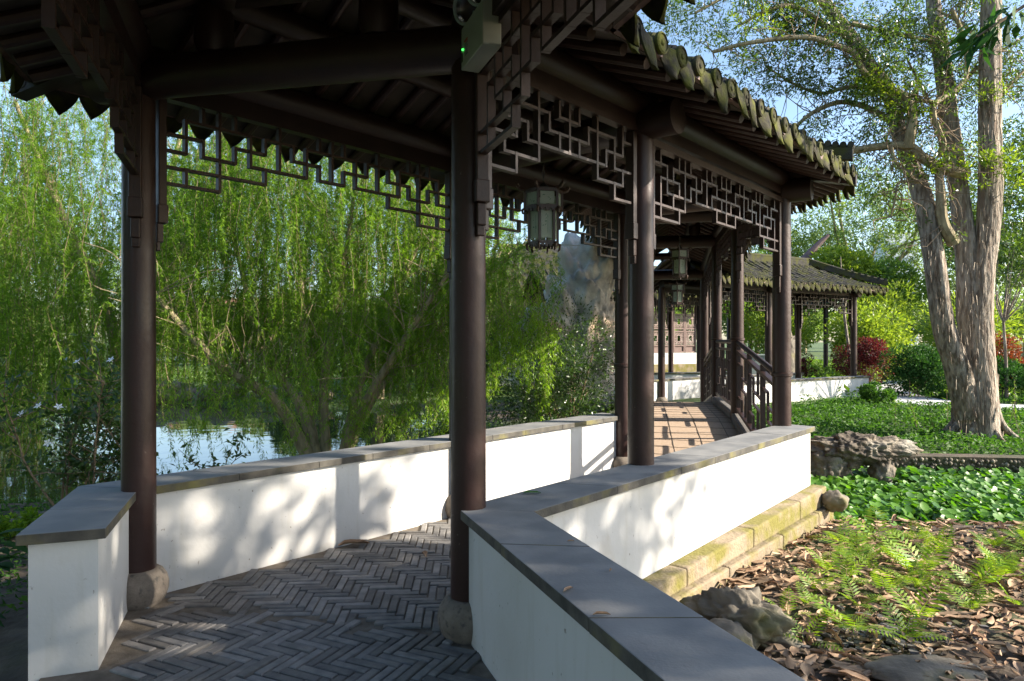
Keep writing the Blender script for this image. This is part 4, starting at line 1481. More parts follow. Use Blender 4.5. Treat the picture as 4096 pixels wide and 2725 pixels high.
# ---- weeping willow-like trees by the pond
def weeping(label, base, limbs, nstr, leaves_per, slen, m, leaf=.075, wid=.011, name='weeping_tree', crown=None, trunk_r=.13, seed=0, zmin=(.2, .7), front=None, keep=None):
    z0 = float(ground_z(np.array([base[0]]), np.array([base[1]]))[0])
    root = empty(name, (base[0], base[1], z0), label, 'tree')
    b = MB()
    tips = []
    for pts, r0 in limbs:
        sp = smoothpath(pts, 5)
        b.tube(sp, list(np.linspace(r0, r0 * .25, len(sp))), 10)
        for i in range(len(sp) // 3, len(sp)):
            for k in range(3):
                d = rng.normal(0, .7, 3) + (sp[min(i + 1, len(sp) - 1)] - sp[i - 1]) * 1.2; d[2] = abs(d[2]) * .8 + .25
                tw = wander(sp[i], d, rng.uniform(.6, 1.4), 6, sag=.02, wob=.14)
                b.tube(tw, list(np.linspace(.011, .003, 7)), 5, cap=False)
                tips += tw[2:]
    tips = np.array(tips)
    b.build('trunk', M['bark2'], root)
    # hanging strands
    P0 = tips[rng.integers(0, len(tips), nstr)] + rng.normal(0, .16, (nstr, 3))
    if crown is not None:
        k = int(nstr * crown[2])
        c, Rr = np.array(crown[0], float), np.array(crown[1], float)
        d = norm(rng.normal(0, 1, (k, 3))) * (rng.uniform(.3, 1, k) ** .45)[:, None]
        P0[:k] = c + d * Rr
    Ln = slen * rng.uniform(.35, 1.25, nstr)
    Ln = np.minimum(Ln, np.maximum(P0[:, 2] - (z0 + rng.uniform(*zmin, nstr)), .25))
    out = norm(np.concatenate([P0[:, :2] - np.array(base)[None], np.zeros((nstr, 1))], 1))
    ph = rng.uniform(0, 6.28, (nstr, 2))
    rd = norm(rng.normal(0, 1, (nstr, 3)) * np.array([1, 1, .3])); sw = rng.uniform(.2, 1.1, nstr)
    def at_t(si, t):
        L = Ln[si]
        o = (out[si] * .3 + rd[si]) * (sw[si] * np.minimum(t, .6) * (1 - .45 * t))[:, None] * L[:, None]
        wob = np.stack([np.sin(ph[si, 0] + t * 4) * .05, np.sin(ph[si, 1] + t * 3.4) * .05, np.zeros(len(si))], 1) * L[:, None] * .7
        p = P0[si] + o + wob * t[:, None]
        p[:, 2] += L * (.18 * np.sin(np.minimum(t, .45) / .45 * math.pi)) - L * t ** 1.35
        return p
    n = nstr * leaves_per
    si = rng.choice(nstr, n, p=Ln / Ln.sum())
    t = rng.uniform(.02, 1, n)
    P = at_t(si, t)
    dirs = rng.normal(0, 1, (n, 3)) * 1.2; dirs[:, 2] = -np.abs(dirs[:, 2]) * .6 - .55
    if keep is not None:
        ok = keep(P); P, dirs = P[ok], dirs[ok]
    V, F = leaves(P, dirs, leaf, wid, .15)
    link('crown', npmesh('crown', V, F, M[m]), root)
    # thin twigs that carry the leaves
    k = min(nstr, 900)
    S = rng.choice(nstr, k, replace=False)
    tt = np.linspace(0, 1, 6)
    Vs = []; Fs = []; o = 0
    for s in S:
        q = at_t(np.full(6, s), tt)
        if keep is not None and not keep(q).all(): continue
        w = np.array([.0035, 0, 0]); e = np.array([0, .0035, 0])
        ring = np.concatenate([q + w, q - w * .5 + e, q - w * .5 - e])
        Vs.append(ring)
        for i in range(5):
            for a, c in ((0, 6), (6, 12), (12, 0)):
                Fs.append([o + a + i, o + c + i, o + c + i + 1, o + a + i + 1])
        o += 18
    link('twig', npmesh('twig', np.concatenate(Vs), np.array(Fs), M['twig']), root)
    return root

wb = (-2.75, 9.7)
def arc(px, py, Y): return tuple(atY(px, py, Y))
wz = -.35
def out_of_walk(P):
    """leaves never grow into the walkway"""
    d = (F_ - A).normalized(); n = V2((-d.y, d.x))
    o = (P[:, 0] - A.x) * n.x + (P[:, 1] - A.y) * n.y
    return (o > .95) & (P[:, 0] / P[:, 1] < .058 + .02 * np.sin(P[:, 2] * 3) - .03 * (P[:, 2] > 3.0))
nearest_weeping = weeping('nearest weeping tree by the pond, many leaning stems and long bright green hanging sprays', wb,
        [([(wb[0], wb[1], wz), arc(640, 930, 9.6), arc(520, 850, 9.4), arc(400, 730, 9.2), arc(300, 600, 9.2)], .10),
         ([(wb[0] + .05, wb[1], wz), arc(690, 930, 9.9), arc(610, 820, 10.2), arc(560, 640, 10.6), arc(500, 380, 10.8)], .09),
         ([(wb[0] + .12, wb[1] + .05, wz), arc(745, 900, 10), arc(770, 720, 10.2), arc(800, 560, 10.4), arc(830, 330, 10.6)], .085),
         ([(wb[0] + .2, wb[1], wz), arc(840, 930, 9.6), arc(920, 800, 9.5), arc(990, 690, 9.5), arc(1080, 560, 9.6)], .08),
         ([(wb[0] + .25, wb[1] + .1, wz), arc(830, 880, 10.2), arc(930, 640, 10.8), arc(980, 520, 11.2), arc(1060, 380, 11.4)], .07),
         ([(wb[0] + .25, wb[1] + .1, wz), arc(870, 900, 10.4), arc(1010, 760, 11.0), arc(1120, 640, 11.5), arc(1210, 560, 11.8)], .07),
         ([(wb[0], wb[1] + .1, wz), arc(700, 860, 10.6), arc(690, 600, 11.4), arc(650, 300, 11.8)], .08)],
        2100, 150, 1.05, 'willow_leaf', zmin=(.5, 1.4), leaf=.062, wid=.0085, crown=((-2.5, 10.5, 3.5), (2.9, 1.7, 2.4), .62), keep=out_of_walk)
def sprays(root, spots, per=150, leaf=.062, wid=.010):
    """long end sprays off the near side of a weeping tree, sunlight put into their leaf colour"""
    b = MB(); Ps, Ds = [], []
    for (px, py, ln, Y) in spots:
        p = np.array(arc(px, py, Y)); L = ln * Y / 1571.0
        pth = [p + np.array([0.05 * math.sin(i * .8 + px), .04 * math.cos(i + py), -L * i / 8]) for i in range(9)]
        pth = [p + np.array([random.uniform(-.1, .1), random.uniform(.02, .12), random.uniform(.1, .3)])] + pth
        b.tube(pth, list(np.linspace(.003, .001, 10)), 3, cap=False)
        for _ in range(int(per * L)):
            t = random.uniform(.5, 8.99); i = int(t)
            q = pth[i] * (1 - t + i) + pth[i + 1] * (t - i)
            Ps.append(q + rng.normal(0, .018, 3)); d = rng.normal(0, .8, 3); d[2] = -abs(d[2]) * .5 - .7; Ds.append(d)
    V, F = leaves(np.array(Ps), np.array(Ds), leaf, wid, .1)
    link('hanging_spray', npmesh('hanging_spray', V, F, M['spray_leaf']), root)
    b.build('spray_stem', M['twig'], root)
spots = []
for (x, y, sx, sy, ln, n, Y) in [(1215, 700, 40, 40, 150, 34, 9.4), (1255, 700, 12, 30, 240, 9, 9.3), (1150, 760, 22, 30, 130, 16, 9.2), (980, 860, 40, 40, 110, 34, 9.2), (900, 920, 60, 30, 80, 26, 9.0), (1020, 880, 12, 30, 90, 12, 9.0),
                                 (700, 810, 90, 40, 130, 30, 8.6), (470, 890, 45, 30, 130, 14, 8.3), (560, 870, 60, 40, 110, 18, 8.4), (790, 930, 90, 25, 70, 30, 8.9), (620, 430, 160, 60, 120, 70, 10.0), (780, 380, 120, 40, 140, 60, 10.0), (960, 480, 60, 60, 120, 30, 10.2)]:
    for _ in range(n):
        spots.append((random.gauss(x, sx), random.gauss(y, sy), ln * random.uniform(.5, 1.2), Y + random.uniform(-.2, .5)))
sprays(nearest_weeping, spots)
weeping('big weeping tree at the left, pale green curtain against the sky', (-7.6, 13.6),
        [([(-7.6, 13.6, -.4), (-7.5, 13.6, 1.8), (-7.0, 13.4, 3.6), (-6.4, 13.2, 5.6)], .16),
         ([(-7.6, 13.6, -.4), (-8.0, 13.6, 2.0), (-8.8, 13.4, 4.0), (-9.6, 13.2, 6.2)], .15),
         ([(-7.6, 13.7, .5), (-7.4, 14.2, 2.6), (-6.6, 14.8, 4.4), (-5.6, 15.2, 6.4)], .12),
         ([(-7.6, 13.6, .8), (-6.6, 12.8, 2.6), (-5.6, 12.4, 4.0), (-4.8, 12.2, 5.4)], .11)],
        2500, 105, 1.6, 'willow_leaf', zmin=(.4, 1.2), leaf=.08, wid=.0105, crown=((-8.5, 13.2, 3.7), (2.5, 2.0, 3.5), .62))
weeping('weeping tree further back between the two nearer ones, hanging over the far bank', (-4.2, 21.6),
        [([(-4.2, 21.6, -.3), (-4.2, 21.6, 2.0), (-3.4, 21.4, 4.2), (-2.6, 21.2, 6.4)], .17),
         ([(-4.2, 21.6, -.3), (-4.6, 21.6, 2.4), (-5.4, 21.4, 4.4), (-6.4, 21.2, 6.6)], .15)],
        1500, 70, 2.0, 'willow_dark', leaf=.13, wid=.02, crown=((-4.2, 21.6, 4.4), (4.2, 2.0, 3.0), .7))

weeping('weeping tree across the pond at the far left edge', (-14.5, 19.0),
        [([(-14.5, 19, -.3), (-14.3, 19, 2.0), (-13.6, 18.6, 4.2), (-13.0, 18.4, 6.4)], .17),
         ([(-14.5, 19, -.3), (-14.9, 19, 2.4), (-15.8, 18.8, 4.4), (-16.8, 18.6, 6.6)], .15)],
        1800, 70, 2.2, 'willow_dark', leaf=.13, wid=.02, crown=((-14.2, 18.6, 3.4), (3.2, 2.0, 3.6), .75))
# ---- the big paperbark tree on the right
def trunk_mesh(b, pts, rad, n=22, rough=.075, seed=0):
    """fluted, shaggy trunk"""
    rnd = np.random.default_rng(seed)
    sp = smoothpath(pts, 8); m = len(sp)
    rr = np.interp(np.linspace(0, 1, m), np.linspace(0, 1, len(rad)), rad)
    fl = rnd.uniform(0, 6.28, 5); vs = []
    for i, (p, r) in enumerate(zip(sp, rr)):
        t = norm(sp[min(i + 1, m - 1)] - sp[max(i - 1, 0)])
        a = norm(np.cross(t, np.array([0, 1, 0.])))
        c = np.cross(t, a)
        for k in range(n):
            w = 2 * math.pi * k / n
            f = 1 + rough * (.6 * math.sin(3 * w + fl[0] + i * .05) + .5 * math.sin(5 * w + fl[1] - i * .07) + .35 * math.sin(9 * w + fl[2] + i * .11)) + rnd.normal(0, rough * .22)
            vs.append(p + (a * math.cos(w) + c * math.sin(w)) * r * f)
    fs = [(i * n + k, i * n + (k + 1) % n, (i + 1) * n + (k + 1) % n, (i + 1) * n + k) for i in range(m - 1) for k in range(n)]
    fs.append(tuple(range((m - 1) * n, m * n)))
    b.add(vs, fs)
    return sp
TY = 12.4
root = empty('paperbark_tree', at(2250, 1010, -.13), 'big shaggy barked tree with three pale trunks rising from one base, right of the bridge', 'tree')
b = MB()
px2m = TY / 1571.0
trunk_mesh(b, [arc(2250, 1030, TY), arc(2248, 930, TY), arc(2247, 830, TY), arc(2250, 720, TY), arc(2258, 620, TY), arc(2272, 540, TY - .05), arc(2279, 420, TY - .1), arc(2277, 300, TY - .1), arc(2277, 165, TY - .1), arc(2280, 0, TY), arc(2284, -200, TY + .1)],
           [52 * px2m, 45 * px2m, 39 * px2m, 32 * px2m, 28 * px2m, 24 * px2m, 24 * px2m, 23 * px2m, 22 * px2m, 20 * px2m, 14 * px2m], 30, seed=1)
trunk_mesh(b, [arc(2230, 960, TY - .1), arc(2203, 850, TY - .15), arc(2172, 750, TY - .2), arc(2154, 620, TY - .25), arc(2131, 479, TY - .2), arc(2098, 380, TY), arc(2068, 297, TY), arc(2050, 220, TY + .1), arc(1999, 149, TY + .2), arc(1959, 86, TY + .3), arc(1895, 0, TY + .4), arc(1830, -120, TY + .5)],
           [28 * px2m, 26 * px2m, 23 * px2m, 22 * px2m, 21 * px2m, 19 * px2m, 17 * px2m, 17 * px2m, 16 * px2m, 15 * px2m, 13 * px2m, 9 * px2m], 22, seed=2)
trunk_mesh(b, [arc(2238, 820, TY), arc(2228, 720, TY), arc(2226, 620, TY + .05), arc(2218, 530, TY + .1), arc(2204, 413, TY + .2), arc(2191, 330, TY + .3), arc(2181, 231, TY + .3), arc(2168, 132, TY + .4), arc(2158, 66, TY + .4), arc(2148, 0, TY + .5), arc(2140, -180, TY + .5)],
           [24 * px2m, 25 * px2m, 23 * px2m, 22 * px2m, 20 * px2m, 21 * px2m, 19 * px2m, 18 * px2m, 17 * px2m, 15 * px2m, 11 * px2m], 22, seed=3)
# flaking bark strips, long and thin
for i in range(420):
    if i < 200:
        c = np.array(arc(random.gauss(2246, 24), random.uniform(560, 985), TY - .38))
    elif i < 300:
        t = random.random(); c = np.array(arc(2272 + 6 * t + random.gauss(0, 10), 560 - 480 * t, TY - .30))
    elif i < 350:
        t = random.random(); c = np.array(arc(2224 - 50 * t + random.gauss(0, 8), 620 - 480 * t, TY - .15))
    else:
        t = random.random(); c = np.array(arc(2178 - 47 * t + random.gauss(0, 10), 750 - 271 * t, TY - .42))
    L = random.uniform(.10, .34); w = random.uniform(.006, .016)
    e = np.array([random.gauss(0, .02), -random.uniform(0.0, .035), 0])
    q = [c, c + np.array([w, .01, 0]), c + np.array([w * .8, .01, -L]) + e, c + np.array([0, 0, -L * .9]) + e]
    b.add(q + [p + np.array([0, .006, 0]) for p in q], [(0, 3, 2, 1), (4, 5, 6, 7), (0, 1, 5, 4), (1, 2, 6, 5), (2, 3, 7, 6), (3, 0, 4, 7)])
for k in range(9):
    w_ = 6.28 * k / 9 + random.uniform(-.2, .2)
    c0 = np.array(arc(2249, 985, TY)); dv = np.array([math.cos(w_), math.sin(w_) * .8, 0])
    b.tube(smoothpath([tuple(c0 + dv * .26 + np.array([0, 0, .42])), tuple(c0 + dv * .36 + np.array([0, 0, .14])), tuple(c0 + dv * .52 + np.array([0, 0, -.06])), tuple(c0 + dv * .8 + np.array([0, 0, -.25]))], 4), list(np.linspace(.085, .03, 13)), 8)
b.build('trunk', M['bark'], root, angle=70)
b = MB(); tw = MB()
boughs = [([(2225, 400), (2170, 390), (2128, 367), (2092, 337), (2032, 337), (1966, 347), (1946, 352)], 13, 7, -.3),
          ([(2092, 340), (2096, 300), (2100, 264), (2078, 220), (2025, 198), (1986, 165), (1966, 125), (1933, 109), (1854, 86), (1725, 99), (1640, 120)], 11, 4, -.35),
          ([(2066, 290), (2000, 250), (1935, 235), (1870, 260), (1820, 300), (1760, 330)], 8, 3, .3),
          ([(1960, 86), (1900, 60), (1835, 18), (1770, 22), (1700, 60)], 8, 3, .1),
          ([(1960, 55), (2030, 70), (2080, 82), (2150, 95)], 6, 3, -.2),
          ([(2185, 300), (2140, 235), (2110, 180), (2085, 130)], 5, 2, .3),
          ([(2160, 360), (2170, 330), (2148, 270), (2155, 235), (2190, 215), (2225, 170), (2215, 80), (2190, 20)], 8, 4, -.35),
          ([(2155, 235), (2110, 232), (2095, 240)], 5, 3, -.3),
          ([(2200, 215), (2245, 160), (2300, 120), (2350, 90)], 5, 2, .2),
          ([(2195, 560), (2170, 510), (2165, 440), (2160, 390)], 14, 8, -.35),
          ([(2050, 335), (2065, 380), (2110, 415), (2130, 400)], 4, 2, -.4),
          ([(2120, 420), (2070, 420), (2060, 460), (2050, 500)], 4, 1.5, -.4),
          ([(2280, 260), (2320, 200), (2370, 150)], 6, 3, .1), ([(2278, 120), (2220, 60), (2150, 20)], 6, 2, .1),
          ([(2050, 210), (1960, 200), (1890, 215), (1820, 190), (1760, 150)], 6, 2, .4),
          ([(1895, 10), (1800, -30), (1700, -20), (1600, 30)], 7, 3, .3)]
bpts = []
for pts, r0, r1, dy in boughs:
    sp = smoothpath([arc(x, y, TY + dy * (1 + .3 * math.sin(i))) for i, (x, y) in enumerate(pts)], 5)
    b.tube(sp, list(np.linspace(r0, r1, len(sp)) * px2m), 9)
    bpts += sp[3:]
b.build('bough', M['bark2'], root)
twig_tip = []
for i in range(560):
    p = bpts[rng.integers(0, len(bpts))]
    d = rng.normal(0, 1, 3); d[2] *= .7; d[1] *= .6
    w_ = wander(p, d, rng.uniform(.35, 1.15), 6, sag=.03, wob=.35)
    tw.tube(w_, list(np.linspace(.011, .003, 7)), 4, cap=False)
    twig_tip += w_[3:]
tw.build('twig', M['twig'], root)
T = np.array(twig_tip)
ex_ = rng.uniform(-1, 1, (260, 3))
top = np.array([arc(random.uniform(1480, 2420), random.gauss(40, 120) - (60 if random.random() < .4 else 0), TY + random.uniform(-.2, 1.8)) for _ in range(260)])
mid = np.array([arc(random.uniform(1950, 2420), random.uniform(150, 480), TY + random.uniform(.8, 2.2)) for _ in range(110)])
tk = T[rng.choice(len(T), 700)]
pyt = 784 - (tk[:, 2] - 1.6) / tk[:, 1] * 1571; pxt = 1178.5 + tk[:, 0] / tk[:, 1] * 1571
tk = tk[((pyt < 230) | (rng.uniform(0, 1, len(tk)) < .30)) & ~((pxt > 2020) & (pyt > 120) & (rng.uniform(0, 1, len(tk)) < .55))]
c = np.concatenate([tk, top, mid])
c = c[(c[:, 0] > -9)]
# stay clear of the walkway roof
px_ = 1178.5 + c[:, 0] / c[:, 1] * 1571; py_ = 784 - (c[:, 2] - 1.6) / c[:, 1] * 1571
V, F = leafball(c, rng.uniform(.10, .30, len(c)), 46000, .082, .025, -.35, shell=.2, jitter=.6)
link('crown', npmesh('crown', V, F, M['tree_leaf']), root)
# fresh sprouts catching the sun
sp_c = []
for x, y, s, k in [(2010, 200, 22, 7), (2060, 215, 22, 8), (2080, 255, 18, 6), (2185, 375, 26, 9), (2130, 385, 18, 5), (2305, 370, 40, 14), (2330, 400, 25, 6), (2220, 390, 30, 6), (1700, 60, 50, 10), (1760, 30, 40, 8), (2300, 215, 30, 6), (1990, 180, 20, 5), (2110, 250, 16, 4)]:
    for _ in range(k):
        sp_c.append(arc(random.gauss(x, s), random.gauss(y, s * .6), TY - .45))
V, F = leafball(sp_c, [.085] * len(sp_c), 2300, .095, .026, .25, shell=.2, jitter=.5)
link('sprout', npmesh('sprout', V, F, M['sprout_leaf']), root)

# hanging leaf branch entering at the top right
root = empty('overhanging_branch', (5.6, 5.2, 5.0), 'dark glossy leaf branch of a mango-like tree drooping in at the top right corner', 'branch')
b = MB()
pth = smoothpath([(5.2, 5.6, 4.75), (4.4, 5.55, 4.45), (3.95, 5.5, 4.18), (3.75, 5.5, 4.05)], 4)
b.tube(pth, list(np.linspace(.022, .008, len(pth))), 6)
b.build('stem', M['twig'], root)
P = np.array([pth[rng.integers(4, len(pth))] for _ in range(60)]) + rng.normal(0, .07, (60, 3))
V, F = leaves(P, rng.normal(0, .45, (60, 3)) + np.array([-.25, 0, -.8]), .24, .058, .1)
link('foliage', npmesh('foliage', V, F, M['broad_leaf']), root)

# ---- trees outside the frame on the sunny side: they throw the dappled shade
tree('shade_tree', 'leafy tree outside the picture whose crown dapples the near walls with shade', (12.5, 1.5), 9.5, 2.9, 5600, .26, .12, 'mid_leaf', trunk_r=.2, ncl=36, cl_r=.75, flat=.85, crown_z=7.6)
tree('shade_tree', 'second leafy tree outside the picture, nearer the viewer on the sunny side', (11.0, -2.4), 9.0, 3.0, 3600, .26, .12, 'mid_leaf', trunk_r=.2, ncl=28, cl_r=.8, flat=.8, crown_z=7.2)

# ---- unseen trees added round the viewer's back to block the low sky light
for i, (x, y, h, r) in enumerate([(-11, 1.5, 7.5, 3.4), (-9, -5, 7.5, 3.6), (-1.5, -11, 8, 4.2), (-17, 6.0, 9, 4.2)]):
    tree('garden_tree', 'leafy tree added behind the viewer, outside the picture, to block low sky light', (x, y), h, r, 6500, .36, .16, 'shrub_leaf', 'tree', 'unseen trees added behind the viewer', trunk_r=.22, ncl=34, cl_r=1.25, flat=1.0, crown_z=h * .55)

# ---- left side plants
def flower_shrub():
    x0, y0 = -4.15, 6.6
    z = float(ground_z(np.array([x0]), np.array([y0]))[0])
    root = empty('flowering_shrub', (x0, y0, z), 'thin branched shrub with small white star flowers in front of the pond', 'shrub')
    b = MB(); tips = []
    for k in range(11):
        bx = x0 + random.uniform(-.75, .75); by = y0 + random.uniform(-.3, .3)
        main = wander((bx, by, z - .05), (random.uniform(-.3, .3), random.uniform(-.2, .2), 1), random.uniform(1.0, 1.75), 9, wob=.13)
        b.tube(main, list(np.linspace(.014, .004, 10)), 6)
        for i in range(3, 10):
            for q in range(2):
                s = wander(main[i], (random.uniform(-1, 1), random.uniform(-.6, .6), .5), random.uniform(.2, .5), 4, wob=.25)
                b.tube(s, list(np.linspace(.005, .002, 5)), 4, cap=False)
                tips += s[1:]
    b.build('stem', M['twig'], root)
    T = np.array(tips)
    P = T[rng.integers(0, len(T), 2300)] + rng.normal(0, .035, (2300, 3))
    V, F = leaves(P, rng.normal(0, 1, (2300, 3)) + np.array([0, 0, .2]), .075, .034, .3)
    link('foliage', npmesh('foliage', V, F, M['shrub_leaf']), root)
    for (px, py, Y) in [(178, 832, 6.3), (135, 936, 6.2), (88, 934, 6.1), (48, 952, 6.4), (110, 1020, 6.0), (255, 828, 6.4)]:
        c = atY(px, py, Y)
        f = MB()
        tilt = Matrix.Rotation(random.uniform(.5, 1.3), 3, 'X') @ Matrix.Rotation(random.uniform(-.5, .5), 3, 'Y')
        for k in range(5):
            w = R(72 * k)
            d = Vector((math.cos(w), math.sin(w), .15)); s = Vector((-math.sin(w), math.cos(w), 0))
            q = [Vector((0, 0, 0)), d * .022 + s * .011, d * .042, d * .022 - s * .011]
            f.add([c + tilt @ v for v in q], [(0, 1, 2, 3)])
        f.tube([c, c + tilt @ Vector((0, 0, -.03))], .004, 5)
        f.build('flower', M['petal'], root)
flower_shrub()
def broadleaf(label, loc, n, size, h, m='broad_leaf', name='broadleaf_plant', group=None, spread=.3, wid=.42):
    x, y = loc
    z = float(ground_z(np.array([x]), np.array([y]))[0])
    root = empty(name, (x, y, z), label, 'plant', group)
    b = MB(); Vs = []
    k = max(4, n // 9)
    for i in range(k):
        w = random.uniform(0, 6.28)
        top = np.array([x + math.cos(w) * spread * random.random(), y + math.sin(w) * spread * random.random(), z + h * random.uniform(.55, 1)])
        b.tube([(x + math.cos(w) * .05, y + math.sin(w) * .05, z - .03), tuple((top + np.array([x, y, z])) / 2), tuple(top)], [.01, .008, .005], 5)
        for j in range(n // k):
            a = random.uniform(0, 6.28); el = random.uniform(-.35, .6)
            d = np.array([math.cos(a), math.sin(a), el]); d /= np.linalg.norm(d)
            p = top - np.array([0, 0, random.uniform(0, h * .45)])
            L = size * random.uniform(.7, 1.2); s = norm(np.cross(d, [0, 0, 1.])); u = np.cross(s, d)
            W_ = L * wid
            rowp = []
            for t, ww, dr in ((0, .05, 0), (.25, .8, .03), (.5, 1, 0), (.75, .7, -.08), (1, .03, -.22)):
                for q in (-.5, 0, .5):
                    rowp.append(p + d * (L * t) + s * (q * W_ * ww) + u * (dr * L + abs(q) * .12 * W_))
            Vs.append(np.array(rowp))
    fc = np.array([[r * 3 + c, r * 3 + c + 1, r * 3 + c + 4, r * 3 + c + 3] for r in range(4) for c in range(2)])
    V, F = merge([(v, fc) for v in Vs])
    link('foliage', npmesh('foliage', V, F, M[m]), root)
    b.build('stem', M['mid_leaf'], root)
    return root
broadleaf('dark broad leaved plant beside the pillar end of the pond side wall', (-3.45, 4.35), 60, .20, .62)
broadleaf('small bright broad leaved plant in front of the pond, behind the grey coping', (-3.55, 6.0), 40, .17, .55, m='shrub_leaf')
broadleaf('pale leaf sprig at the left edge above the rocks', (-4.75, 5.9), 16, .13, .5, m='mid_leaf')
bush('ground_shrub', 'low bright green ground shrub at the left edge by the rocks', (-4.7, 6.4), (1.1, .8, .22), 1500, .045, .022, 'fern_leaf', stems=2)
bush('leafy_bush', 'tall dense small leaved bush under the scholar rock beside the bridge', (.72, 10.3), (2.1, 1.3, 2.35), 15000, .055, .020, 'shrub_leaf', ncl=30, stems=14, cl_r=.55)
bush('leafy_bush', 'lower dark bush behind the willow sprays left of the scholar rock', (-.9, 12.2), (1.8, 1.2, 1.2), 6000, .06, .024, 'shrub_leaf', ncl=16, stems=6)
bush('leafy_bush', 'rounded mossy green cushion shrub at the foot of the willow sprays', (-.55, 9.35), (.9, .7, .42), 2500, .045, .016, 'mid_leaf', ncl=9, stems=3)

# ---- rocks
def rock(label, loc, size, seed, m='rock', name='garden_rock', sub=4, rough=.35, group=None, holes=0, rz=0, freq=2.2, box=1.0):
    rnd = np.random.default_rng(seed)
    bm = bmesh.new(); bmesh.ops.create_icosphere(bm, subdivisions=sub, radius=1)
    V = np.array([v.co[:] for v in bm.verts])
    if box != 1.0:
        V = np.sign(V) * np.abs(V) ** box
    iso = np.array(size) / (np.prod(size) ** (1 / 3.))
    ph = rnd.uniform(0, 6.28, (6, 3)); fr = rnd.normal(0, freq, (6, 3))
    d = np.zeros(len(V))
    for k in range(6):
        w_ = fr[k] * iso * (1 + k * .45)
        d += np.sin(V @ w_ + ph[k, 0] + 1.4 * np.sin(V @ w_[::-1] * .7 + ph[k, 1])) / (1 + k * .6)
    d2 = np.abs(d)
    off = Vector(rnd.uniform(-50, 50, 3))
    fn = np.array([mnoise.ridged_multi_fractal(Vector(v * iso) * (freq * .75) + off, 0.9, 2.1, 6, 1.0, 2.0) for v in V])
    fn = (fn - fn.mean()) / (fn.std() + 1e-6)
    f2 = np.array([mnoise.fractal(Vector(v * iso) * (freq * 3.2) + off, 0.8, 2.0, 5) - .35 * abs(mnoise.noise(Vector(v * iso) * freq * 5 + off)) for v in V])
    V = V * (1 + rough * .5 * (d / 2.2) - rough * .20 * fn + rough * .22 * f2)[:, None]
    for k in range(holes):
        c = norm(rnd.normal(0, 1, 3) * np.array([1, .6, 1])); c = c * .95
        r = np.linalg.norm(V - c, axis=1)
        V = V * (1 - .42 * np.exp(-(r / .30) ** 2))[:, None]
    V = V * np.array(size) / 2
    cs, sn = math.cos(rz), math.sin(rz)
    V = np.stack([V[:, 0] * cs - V[:, 1] * sn, V[:, 0] * sn + V[:, 1] * cs, V[:, 2]], 1)
    for v, p in zip(bm.verts, V): v.co = p
    me = bpy.data.meshes.new(name); bm.to_mesh(me); bm.free()
    me.polygons.foreach_set('use_smooth', [True] * len(me.polygons)); me.materials.append(M[m])
    o = link(name, me); o.location = loc
    tag(o, label, 'rock', group)
    return o
rock('long craggy overhanging rock on the bank just past the end of the right-hand wall', (4.92, 9.72, .06), (1.55, .60, .44), 4, 'brownrock', sub=6, rough=.38, freq=2.3, holes=3)
rock('slim craggy leg of rock standing in the water plants below the overhanging one', (5.2, 9.62, -.24), (.34, .30, .55), 14, 'brownrock', sub=4)
rock('dark brown rock propping the near end of the overhanging rock on the bank', (4.45, 9.72, -.16), (.75, .5, .5), 19, 'brownrock', sub=5, rough=.4)
rock('squat block of rock wedged at the plinth corner', (3.30, 6.98, -.04), (.26, .24, .21), 6, sub=4, rough=.22)
rock('moss tinged lumpy boulder lying by the wall in the dead leaves', (1.40, 4.22, -.12), (.62, .40, .34), 21, sub=5, rough=.38, rz=-.7, freq=2.4, holes=3)
rock('smooth grey stone tucked against the lumpy boulder', (1.24, 3.98, -.16), (.34, .26, .24), 8, sub=4, rough=.16, rz=-.7)
rock('flat flagstone half buried in leaves at the bottom right corner', (2.21, 3.62, -.16), (.60, .34, .10), 10, sub=4, rough=.12)
rock('flat pale stone between the ferns at the pond edge', (4.95, 6.75, -.30), (.9, .35, .16), 31, sub=4, rough=.15)
rock('tall weathered scholar rock standing left of the bridge, grey with hollows', (1.42, 13.5, 1.70), (1.30, 1.0, 3.5), 3, 'darkrock', sub=6, rough=.36, holes=8, freq=1.5, box=.72)
rock('squat arm of grey rock leaning out left from the scholar rock', (.72, 13.4, 1.85), (1.0, .7, .8), 12, 'darkrock', sub=5, rough=.5)
rock('dark base boulder of the scholar rock behind the bush', (.9, 13.4, .55), (1.7, 1.1, 1.6), 17, 'darkrock', sub=4, rough=.35)
rock('dark flat rock on the bank under the willow sprays', (.30, 9.3, -.12), (1.1, .5, .5), 22, 'darkrock', sub=4)
rock('pale stone on the near pond bank at the left edge', (-4.55, 6.75, -.2), (.8, .4, .22), 23, sub=4, rough=.2)
rock('upright grey rock seen between the columns of the far gallery', (9.75, 24.5, .9), (.95, .8, 2.4), 24, 'rock', sub=4, rough=.3)
for i, (x, y, s) in enumerate([(-9.5, 22.3, 1.6), (-7.8, 22.2, 1.2), (-11.6, 22.6, 2.0), (-13.8, 22.9, 1.8), (-6.2, 21.6, 1.1)]):
    rock(['broad tan bank rock across the pond, at the middle of the row', 'smaller bank rock across the pond, right of the broad one', 'big dark bank rock across the pond', 'bank rock across the pond at the left edge', 'lowest bank rock across the pond, nearest the willow'][i], (x, y, -.15), (s, .8, s * .5), 40 + i, 'rock', sub=3, group='rocks along the far pond bank')

